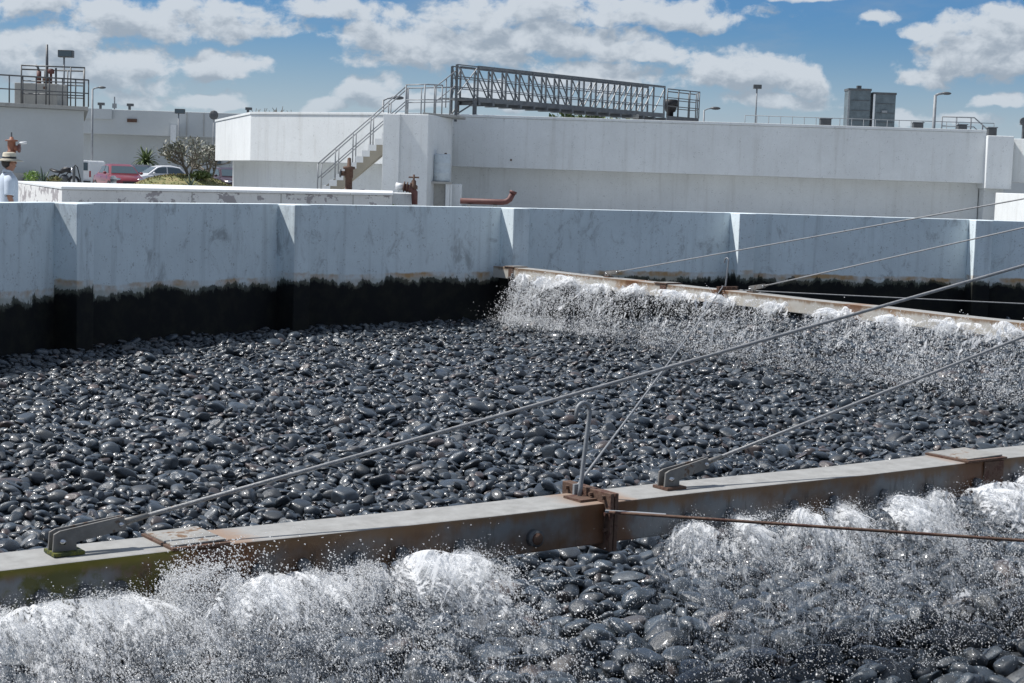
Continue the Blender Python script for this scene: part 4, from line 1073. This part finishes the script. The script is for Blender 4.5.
# ------------------------------------------------------------------ cars
def make_car(loc, rz, paint, label, kind='sedan', metal=.3):
    m, T, b = mat('car_paint', paint, .3, 0, .5); b.inputs['Coat Weight'].default_value = .6; b.inputs['Coat Roughness'].default_value = .08
    e = empty('parked_car', loc, label, 'car', 'cars parked behind the parapet', rz)
    # x forward.  stations: x, half width, bottom, shoulder
    if kind == 'sedan': top = [(-1.35, .92), (-.85, 1.36), (-.3, 1.46), (.25, 1.45), (.55, 1.36), (1.15, .95)]
    else: top = [(-2.0, .95), (-1.75, 1.40), (-.6, 1.50), (.2, 1.48), (.55, 1.38), (1.15, .98)]
    stn = [(-2.12, .70, .42, .78), (-2.05, .80, .30, .90), (-1.5, .86, .22, .94), (-.5, .88, .20, .95), (.6, .88, .20, .95), (1.2, .86, .22, .93), (1.75, .82, .25, .82), (2.08, .74, .30, .70), (2.16, .62, .40, .62)]
    rings = []
    for x, hw, zb, zs in stn:
        half = [(hw * .86, zb), (hw, zb + .16), (hw * 1.02, (zb + zs) / 2), (hw * .98, zs - .08), (hw * .84, zs)]
        ring = [Vector((x, y, z)) for y, z in half] + [Vector((x, -y, z)) for y, z in half[::-1]]
        rings.append(ring)
    MB().loft(rings).build('body', m, e, True, .02)
    rings = []
    for x, z in top:
        w = .80 - (z - .92) * .34
        rings.append([Vector((x, .80, .90)), Vector((x, w, z - .05)), Vector((x, w - .12, z)), Vector((x, -w + .12, z)), Vector((x, -w, z - .05)), Vector((x, -.80, .90))])
    MB().loft(rings).build('cabin', m, e, False, .03)
    def glass(pts, nm='side_window'):
        c = sum((Vector(p) for p in pts), Vector()) / len(pts)
        nr = (Vector(pts[1]) - Vector(pts[0])).cross(Vector(pts[2]) - Vector(pts[0])).normalized()
        if nr.dot(c - Vector((0, 0, .9))) < 0: nr = -nr
        mb = MB(); a = [Vector(p) + nr * .012 for p in pts]; bb = [p - nr * .03 for p in a]
        mb.loft([bb, a]); mb.build(nm, M_['glass'], e)
    f0, f1 = top[-1], top[-2]; r0, r1 = top[0], top[1]
    glass([(f0[0] - .06, .68, f0[1] + .04), (f0[0] - .06, -.68, f0[1] + .04), (f1[0] + .04, -.54, f1[1] - .02), (f1[0] + .04, .54, f1[1] - .02)], 'windscreen')
    glass([(r0[0] + .06, .66, r0[1] + .06), (r0[0] + .06, -.66, r0[1] + .06), (r1[0] - .04, -.52, r1[1] - .03), (r1[0] - .04, .52, r1[1] - .03)], 'rear_window')
    for s in (-1, 1):
        wy = lambda z: s * (.80 - (z - .92) * .34 + .0)
        glass([(.92, wy(1.0), 1.0), (.02, wy(1.0), 1.0), (.02, wy(1.36), 1.36), (.48, wy(1.32), 1.32)])
        glass([(-.06, wy(1.0), 1.0), (-1.05, wy(1.0), 1.0), (-.72, wy(1.32), 1.32), (-.06, wy(1.36), 1.36)])
        MB().ell((.82, s * .94, 1.0), (.08, .10, .07), 8, 5).build('mirror', m, e, True)
        MB().ell((2.0, s * .58, .68), (.13, .19, .085), 10, 6).build('headlight', M_['chrome'], e, True)
        MB().box((-2.08, s * .62, .74), (.06, .26, .16)).build('tail_light', mat('tail_lens', (.30, .02, .02), .3)[0], e)
        for x in (-1.32, 1.36):
            w = MB().tube([(x, s * .68, .31), (x, s * .89, .31)], .31, 18).build('wheel', M_['tyre'], e)
            MB().tube([(x, s * .885, .31), (x, s * .90, .31)], .19, 14).build('rim', M_['chrome'], w)
        MB().box((.3, s * .905, .62), (.9, .012, .02)).build('side_moulding', M_['dark_steel'], e)
        MB().box((-.3, s * .905, .80), (.14, .02, .03)).build('door_handle', M_['chrome'], e)
    MB().box((2.155, 0, .52), (.04, .70, .14)).build('grille', M_['black'], e)
    MB().box((2.10, 0, .34), (.14, 1.25, .12)).build('bumper_intake', M_['black'], e)
    MB().box((2.185, 0, .44), (.02, .36, .11)).build('number_plate', M_['white_paint'], e)
    return e
LOT = .16
MB_lot = MB().prism([P2(60, 62.7), P2(300, 76), P2(300, 109.9), P2(60, 109.9)], .0, LOT); tag(MB_lot.build('car_park', M_['paving']), 'pale raised paving of the car park in the distance', None, None, 'structure')
make_car((X(119, 86), 86, LOT), rad(-62), (.19, .022, .032), 'shiny dark red car facing the viewer, parked left of the white car')
make_car((X(139, 101), 101, LOT), rad(-80), (.03, .028, .032), 'very dark car half hidden behind the shiny red car')
make_car((X(163, 97), 97, LOT), rad(-150), (.62, .63, .65), 'white car between the dark red car and the bare shrub')
make_car((X(227, 93), 93, LOT), rad(-60), (.035, .010, .018), 'maroon car parked right of the shrub and grass mound')
make_car((X(250, 97), 97, LOT), rad(-90), (.62, .63, .65), 'white car just showing at the left end of the clarifier tank')
# white van seen from behind at the corner of the left tank
vn = empty('white_van', (X(76.5, 93), 93, LOT), 'white van seen from behind, mostly hidden by the corner of the left tank', 'van')
rings = [[Vector((s * w, y, z)) for s, w, z in ((-1, .78, .30), (-1, .84, .8), (-1, .70, 1.52), (-1, .60, 1.60), (1, .60, 1.60), (1, .70, 1.52), (1, .84, .8), (1, .78, .30))] for y in (0, 3.6)]
MB().loft(rings).build('body', M_['white_paint'], vn, False, .03)
MB().box((0, -.012, 1.26), (1.26, .03, .44)).build('rear_window', M_['glass'], vn, bevel=.01)
MB().box((.1, -.012, .62), (.5, .03, .14)).build('number_plate', M_['steel'], vn)
MB().box((0, -.06, .38), (1.60, .14, .18)).build('bumper', M_['black'], vn, bevel=.02)
for s in (-1, 1):
    for y in (.7, 2.9):
        w = MB().tube([(s * .66, y, .30), (s * .82, y, .30)], .30, 16).build('wheel', M_['tyre'], vn); MB().tube([(s * .815, y, .30), (s * .83, y, .30)], .18, 12).build('rim', M_['chrome'], w)
    MB().box((s * .76, -.01, .85), (.09, .03, .34)).build('tail_light', mat('tail_lens', (.30, .02, .02), .3)[0], vn)
# motorcycle
mc = empty('motorcycle', (X(65, 58), 58, .72), 'black motorcycle leaning beside the left tank above the parapet', 'motorcycle')
for x in (-.5, .5):
    w = MB().tube([Vector((x + .24 * math.cos(a_), 0, .28 + .24 * math.sin(a_))) for a_ in np.linspace(0, 2 * PI, 19)], .055, 6).build('wheel', M_['tyre'], mc, True); MB().tube([(x, -.03, .28), (x, .03, .28)], .15, 12).build('rim', M_['chrome'], w)
MB().loft([[Vector((x, y * w_, z + zz_)) for y, zz_ in ((-1, -.08), (-1, .08), (-.5, .12), (.5, .12), (1, .08), (1, -.08))] for x, w_, z in ((-.1, .09, .70), (.05, .16, .78), (.25, .15, .80), (.38, .07, .74))]).build('fuel_tank', M_['black'], mc, True)
MB().loft([[Vector((x, y * w_, z + zz_)) for y, zz_ in ((-1, -.04), (-1, .03), (1, .03), (1, -.04))] for x, w_, z in ((-.66, .08, .80), (-.4, .13, .72), (-.1, .10, .70))]).build('seat', M_['black'], mc, True)
MB().ell((.02, 0, .42), (.22, .15, .18)).build('engine', M_['dark_steel'], mc, True)
MB().tube([(.5, 0, .28), (.36, 0, .86)], .04, 6).build('fork', M_['chrome'], mc, True); MB().tube([(.30, -.34, .98), (.36, 0, .90), (.30, .34, .98)], .018, 6).build('handlebar', M_['chrome'], mc, True)
MB().ell((.46, 0, .78), (.10, .09, .10)).build('headlight', M_['chrome'], mc, True); MB().tube([(-.1, -.13, .3), (-.6, -.16, .34)], [.03, .05], 8).build('exhaust_pipe', M_['chrome'], mc, True)
MB().tube([(-.5, 0, .28), (-.1, 0, .36), (.36, 0, .80), (-.2, 0, .64), (-.5, 0, .28)], .03, 6).build('frame', M_['black'], mc, True)
mc.rotation_euler = (rad(8), 0, rad(-20)); mc.scale = (.8,) * 3
hs = empty('standing_hose', (X(74, 57), 57, .85), 'dark hose bent over a short post right of the motorcycle', 'hose')
MB().tube([(0, 0, 0), (.0, 0, .62)], .05, 8).build('post', M_['dark_steel'], hs); MB().tube([(0, 0, .6), (.05, 0, .68), (.12, 0, .6), (.22, 0, .2), (.26, 0, 0)], .022, 6).build('hose', M_['black'], hs, True)
bo = empty('white_bollard', (X(113.5, 66), 66, .45), 'short white bollard in front of the dark red car', 'bollard'); MB().lathe((0, 0, 0), [(.12, 0), (.12, .62), (.09, .68), (.03, .70)], 12).build('post', M_['white_paint'], bo, True); MB().lathe((0, 0, .46), [(.124, 0), (.124, .1)], 12).build('band', M_['steel'], bo)
bo2 = empty('white_bollard', (X(226, 70), 70, .1), 'short white bollard in front of the maroon car', 'bollard'); MB().lathe((0, 0, 0), [(.10, 0), (.10, .50), (.07, .56), (.03, .58)], 12).build('post', M_['white_paint'], bo2, True); MB().lathe((0, 0, .36), [(.104, 0), (.104, .1)], 12).build('band', M_['steel'], bo2)

# ------------------------------------------------------------------ plants
def leaves_mesh(name, pts, size, m, parent, flat=.4, elong=2.2):
    n = len(pts); P = np.array(pts); d = rng.normal(size=(n, 3)); d[:, 2] = np.abs(d[:, 2]) * .8 + .1; d /= np.linalg.norm(d, axis=1)[:, None]
    t = np.cross(d, rng.normal(size=(n, 3))); t /= np.linalg.norm(t, axis=1)[:, None]
    s = size * rng.uniform(.6, 1.3, n)[:, None]
    a, b_, c, e = P, P + d * s * elong * .5 + t * s * .5, P + d * s * elong, P + d * s * elong * .5 - t * s * .5
    V = np.stack([a, b_, c, e], 1).reshape(-1, 3); Fc = np.arange(4 * n).reshape(-1, 4)
    return link(name, np_mesh(name, V, Fc, 4), parent, M_[m])
def branches(mb, p, d, L, r, depth, tips):
    q = p + d * L; mid = p.lerp(q, .5) + Vector(rng.normal(0, .06 * L, 3))
    mb.tube([p, mid, q], [r, r * .85, r * .7], 6, False)
    if depth == 0: tips.append(q); return
    for i in range(3 if depth > 1 else 2):
        nd = (d + Vector(rng.normal(0, .55, 3))); nd.z = abs(nd.z) * .8 + .12
        branches(mb, q, nd.normalized(), L * rng.uniform(.62, .85), r * .68, depth - 1, tips)
mound = MB(); rings = []
mx, my = X(184, 76), 76
for j in range(7):
    f_ = j / 6; rr_ = 2.5 * math.cos(f_ * PI / 2) + .02
    rings.append([Vector((mx + rr_ * (1 + .05 * math.sin(3 * k)) * math.cos(k * PI / 12), my + rr_ * 1.2 * math.sin(k * PI / 12), .2 + 1.02 * math.sin(f_ * PI / 2))) for k in range(24)])
mound.loft(rings); tag(mound.build('grass_mound', M_['grass'], None, True), 'low rounded mound of dry yellow green grass under the bare shrub', None, None, 'structure')
gb = rng.uniform(-1, 1, (5000, 2)); gb = gb[(gb ** 2).sum(1) < .98]; gr_ = np.sqrt((gb ** 2).sum(1)); gz = .2 + 1.02 * np.sqrt(1 - gr_ ** 2)
gp_ = np.stack([mx + gb[:, 0] * 2.5, my + gb[:, 1] * 2.9, gz - .02], 1)
tag(leaves_mesh('grass', gp_, .05, 'grass', None, elong=2.), 'short dry grass growing over the mound', None, None, 'stuff')
def shrub(px, d, z0, h, label, leaf, n_leaf, lean, depth=4, name='frangipani_shrub', lsz=.09):
    e = empty(name, (X(px, d), d, z0), label, 'shrub')
    mb = MB(); tips = []
    for a_ in range(3):
        an = a_ * 2.1 + .4; branches(mb, Vector((0, 0, -.05)), Vector((math.cos(an) * .35 + lean, math.sin(an) * .35, 1)).normalized(), h * .36, h * .045, depth - 1, tips)
    mb.build('trunk', M_['bark'], e, True)
    pts = [np.array(t) + rng.normal(0, h * .05, 3) for t in tips for _ in range(n_leaf)]
    leaves_mesh('crown', pts, lsz, leaf, e)
    return e
shrub(189, 75.4, 1.0, 1.62, 'pale leaved bare branched shrub on top of the grass mound', 'pale_leaf', 4, -.1, 5)
shrub(209, 78, .9, 1.65, 'leafless looking thin shrub right of the pale shrub on the mound', 'pale_leaf', 3, .1, 5)
bs = empty('low_bush', (X(201, 74.6), 74.6, 1.0), 'dark rounded bush at the foot of the pale shrubs', 'bush')
pp_ = rng.normal(size=(900, 3)); pp_ /= np.linalg.norm(pp_, axis=1)[:, None]; pp_ *= rng.uniform(.5, 1., (900, 1)); pp_ *= np.array([.42, .32, .17]); pp_[:, 2] += .2
leaves_mesh('foliage', pp_, .07, 'leaf', bs); MB().tube([(0, 0, 0), (0, 0, .3)], .04, 6).build('stem', M_['bark'], bs)
def rosette(px, d, z0, n, L, label, m, name, w=.06, arch=.5, stem=0.):
    e = empty(name, (X(px, d), d, z0), label, 'plant')
    if stem: MB().tube([(0, 0, -.05), (.02, 0, stem)], [.09, .07], 8).build('trunk', M_['bark'], e, True)
    for i in range(n):
        an = i * 2.399; up = .25 + .75 * (i / n); mb = MB(); rings = []
        dr_ = Vector((math.cos(an), math.sin(an), 0)); sd2 = Vector((-dr_.y, dr_.x, 0))
        for j in range(6):
            t_ = j / 5; p = Vector((0, 0, stem)) + dr_ * (L * t_ * (1.1 - up * .75)) + Vector((0, 0, L * t_ * up * 1.1 - arch * L * t_ * t_ * (1.2 - up)))
            ww_ = w * (1 - t_) ** .6 * (.6 + 1.2 * t_ * (1 - t_) * 2) + .004
            rings.append([p - sd2 * ww_ + Vector((0, 0, ww_ * .3)), p + Vector((0, 0, -.012)), p + sd2 * ww_ + Vector((0, 0, ww_ * .3)), p + Vector((0, 0, .008))])
        mb.loft(rings); mb.build('frond' if stem else 'leaf', M_[m], e, True)
    return e
rosette(146, 106, .9, 44, 1.35, 'small green palm behind the parked cars, left of the pale shrub', 'leaf', 'small_palm', .11, .95, .8)
rosette(191, 60, .85, 16, .50, 'spiky agave in front of the grass mound', 'agave', 'agave_plant', .035, .2)
rosette(43.5, 46, 1.0, 16, .48, 'spiky grey green agave left of the motorcycle', 'agave', 'agave_plant', .03, .2)
for px, r3, lb, m in ((33, (.26, .2, .17), 'bright lime green low bush left of the agave', 'lime_leaf'), (54, (.22, .18, .09), 'low yellowish grass tuft below the motorcycle', 'grass')):
    e = empty('small_bush', (X(px, 46), 46, 1.03), lb, 'bush')
    pp_ = rng.normal(size=(500, 3)); pp_ /= np.linalg.norm(pp_, axis=1)[:, None]; pp_ *= rng.uniform(.4, 1., (500, 1)) * np.array(r3); pp_[:, 2] += r3[2] * .8
    leaves_mesh('foliage', pp_, .03, m, e); MB().tube([(0, 0, -.1), (0, 0, r3[2])], .02, 5).build('stem', M_['bark'], e)
pb = MB().prism([P2(20, 44.5), P2(80, 45.5), P2(80, 49), P2(20, 49)], 0, 1.0); tag(pb.build('planting_bed', M_['white_wall']), 'raised pale planting bed behind the parapet at the left', None, None, 'structure')
tf = empty('weed_tuft', (X(392, 40.9), 40.9, .60), 'tiny bright green weed at the foot of the small white valve block', 'weed')
pp_ = rng.normal(0, .06, (80, 3)); pp_[:, 2] = np.abs(pp_[:, 2]); leaves_mesh('foliage', pp_ + np.array([0, 0, .05]), .03, 'lime_leaf', tf)
# far trees against the sky
def far_tree(px, d, ytop, label, nl, wid, z0=0., depth=5, kind='leaf'):
    h = Z(px, ytop, d) - z0; e = empty('distant_tree', (X(px, d), d, z0), label, 'tree')
    mb = MB(); tips = []
    mb.tube([(0, 0, 0), (.1, 0, h * .55)], [h * .03, h * .02], 6)
    for a_ in range(4):
        an = a_ * 1.6 + .3; branches(mb, Vector((.1, 0, h * .5)), Vector((math.cos(an) * wid, math.sin(an) * wid, 1)).normalized(), h * .17, h * .014, depth - 2, tips)
    mb.build('trunk', M_['bark'], e, True)
    if nl:
        pts = [np.array(t_) + rng.normal(0, h * .045, 3) for t_ in tips for _ in range(nl)]; leaves_mesh('crown', pts, h * .034, kind, e)
    return e
far_tree(258, 128, 103, 'bare thin tree showing above the left end of the clarifier tank', 0, .5)
far_tree(274, 132, 104, 'small bare twiggy tree right of the other bare tree on the skyline', 0, .3)
for px, yt, lb in ((563, 112, 'leftmost dark tree top seen beneath the footbridge'), (588, 111, 'broad middle tree top seen beneath the footbridge'), (607, 112, 'right tree top seen beneath the footbridge, above the tan block')):
    far_tree(px, 150, yt, lb, 22, 1.2)

# ------------------------------------------------------------------ the man at the left
def skin_chain(name, verts, edges, radii, m, parent, sub=2, root=0):
    me = bpy.data.meshes.new(name); me.from_pydata(verts, edges, []); o = link(name, me, parent, m)
    sk = o.modifiers.new('skin', 'SKIN'); sk.use_smooth_shade = True
    lay = me.skin_vertices[0].data
    for i, r in enumerate(radii): lay[i].radius = (r, r) if not isinstance(r, tuple) else r
    lay[root].use_root = True
    ss = o.modifiers.new('subdivision', 'SUBSURF'); ss.levels = sub; ss.render_levels = sub
    return o
M_['skin'] = mat('skin', (.30, .15, .10), .55)[0]; M_['shirt'] = worn('light_shirt_cloth', (.50, .56, .64), .85, 0, (.42, .48, .56), .3, 9, .06)
M_['straw'] = worn('straw_weave', (.55, .50, .40), .9, 0, (.42, .38, .3), .4, 40, .1); M_['hair'] = mat('dark_hair', (.012, .01, .009), .5)[0]; M_['cloth'] = mat('dark_trouser_cloth', (.03, .035, .05), .9)[0]
PD = 24.9
mn = empty('person', (X(8.5, PD), PD, 0), 'man in straw hat and pale blue shirt behind the tank wall, looking right', 'person', None, rad(-62))
# local: +y is the way he faces, x to his right
top = Z(6, 152.5, PD); sc_ = (top - .05) / 1.70
def hv(*p): return tuple(q * sc_ for q in p)
bv_, be_, brd = [], [], []
def bone(p, r, par=None):
    bv_.append(hv(*p)); brd.append(r * sc_ if not isinstance(r, tuple) else tuple(q * sc_ for q in r))
    if par is not None: be_.append((par, len(bv_) - 1))
    return len(bv_) - 1
pel = bone((0, 0, .92), (.155, .11)); ab = bone((0, .01, 1.08), (.145, .11), pel); ch = bone((0, .0, 1.28), (.165, .12), ab); ns_ = bone((0, -.015, 1.41), (.075, .07), ch)
nk = bone((0, .005, 1.47), .052, ns_); h1 = bone((0, .03, 1.55), (.066, .082), nk); h2 = bone((0, .025, 1.64), (.070, .088), h1); h3 = bone((0, .015, 1.70), (.045, .055), h2)
chin = bone((0, .085, 1.515), .030, h1); nose = bone((0, .125, 1.585), .011, h2)
for s in (-1, 1):
    sh = bone((s * .17, -.01, 1.37), .062, ch); el = bone((s * .22, -.03, 1.10), .043, sh); wr = bone((s * .21, .06, .87), .029, el); pa_ = bone((s * .20, .085, .80), (.022, .036), wr)
    for f_, (dx, ln) in enumerate(((-.026, .070), (-.009, .080), (.008, .076), (.024, .060))):
        k1 = bone((s * .20 - .008 * s, .085 + dx + .006, .755), .0085, pa_); k2 = bone((s * .195 - .016 * s, .088 + dx, .755 - ln * .55), .0078, k1); bone((s * .185 - .020 * s, .084 + dx, .755 - ln), .0065, k2)
    t1 = bone((s * .18, .12, .815), .010, pa_); bone((s * .165, .135, .775), .008, t1)
    hp = bone((s * .09, 0, .86), .085, pel); kn = bone((s * .10, .02, .47), .055, hp); an_ = bone((s * .10, -.01, .09), .038, kn); bone((s * .11, .14, .035), .036, an_)
body = skin_chain('body', bv_, be_, brd, M_['skin'], mn, 2, pel)
def ering(z, rx, ry, cx_=0, cy_=0, n=20): return [Vector(hv(cx_ + rx * math.cos(2 * PI * k / n), cy_ + ry * math.sin(2 * PI * k / n) , z)) for k in range(n)]
sm = MB().loft([ering(.84, .185, .145), ering(.95, .182, .142), ering(1.1, .178, .14), ering(1.24, .19, .145), ering(1.34, .195, .135), ering(1.40, .165, .11, 0, -.01), ering(1.44, .09, .082, 0, -.01), ering(1.455, .066, .068, 0, -.005)], False)
for s in (-1, 1):
    p0, p1 = Vector(hv(s * .15, -.01, 1.38)), Vector(hv(s * .225, -.03, 1.10))
    sm.tube([p0, p0.lerp(p1, .35) + Vector((s * .012, 0, .015)), p1.lerp(p0, .1), p1], [.085 * sc_, .082 * sc_, .074 * sc_, .072 * sc_], 14, False)
so = sm.build('shirt', M_['shirt'], mn, True); so.modifiers.new('thickness', 'SOLIDIFY').thickness = .006
MB().loft([[Vector(hv(x_ * 1., y_ - .012, z_)) for x_, y_, z_ in ((-.07, -.02, 1.452), (-.05, .06, 1.44), (.05, .06, 1.44), (.07, -.02, 1.452), (.04, -.075, 1.462), (-.04, -.075, 1.462))], [Vector(hv(x_ * .92, y_ * .9 - .006, z_ + .04)) for x_, y_, z_ in ((-.07, -.02, 1.452), (-.05, .06, 1.44), (.05, .06, 1.44), (.07, -.02, 1.452), (.04, -.075, 1.462), (-.04, -.075, 1.462))]], False).build('collar', M_['shirt'], so, True)
tm = MB()
for s in (-1, 1): tm.tube([Vector(hv(s * .085, 0, .94)), Vector(hv(s * .10, .02, .47)), Vector(hv(s * .10, -.01, .10))], [.115 * sc_, .085 * sc_, .07 * sc_], 14)
tm.build('trousers', M_['cloth'], mn, True)
for s in (-1, 1): MB().ell(hv(s * .11, .06, .05), hv(.055, .145, .055)).build('shoe', M_['black'], mn, True)
MB().lathe(Vector(hv(0, .012, 1.645)), [(.10 * sc_, .0), (.205 * sc_, -.022), (.21 * sc_, -.016), (.105 * sc_, .014), (.098 * sc_, .085), (.088 * sc_, .105), (.05 * sc_, .112), (.02 * sc_, .10)], 26).build('hat', M_['straw'], mn, True)
MB().lathe(Vector(hv(0, .012, 1.645)), [(.104 * sc_, .012), (.106 * sc_, .02), (.1035 * sc_, .045), (.10 * sc_, .046)], 26).build('hat_band', M_['black'], mn, True)
hm2 = MB().ell(hv(0, -.028, 1.60), hv(.077, .080, .085), 14, 9); hm2.build('hair', M_['hair'], mn, True)
for s in (-1, 1):
    MB().ell(hv(s * .080, .02, 1.575), hv(.012, .022, .034), 8, 6).build('ear', M_['skin'], mn, True)
    MB().ell(hv(s * .028, .103, 1.60), hv(.012, .008, .008), 8, 6).build('eye', M_['black'], mn, True)
MB().ell(hv(0, .108, 1.545), hv(.024, .008, .007), 8, 6).build('mouth', M_['red_oxide'], mn, True)
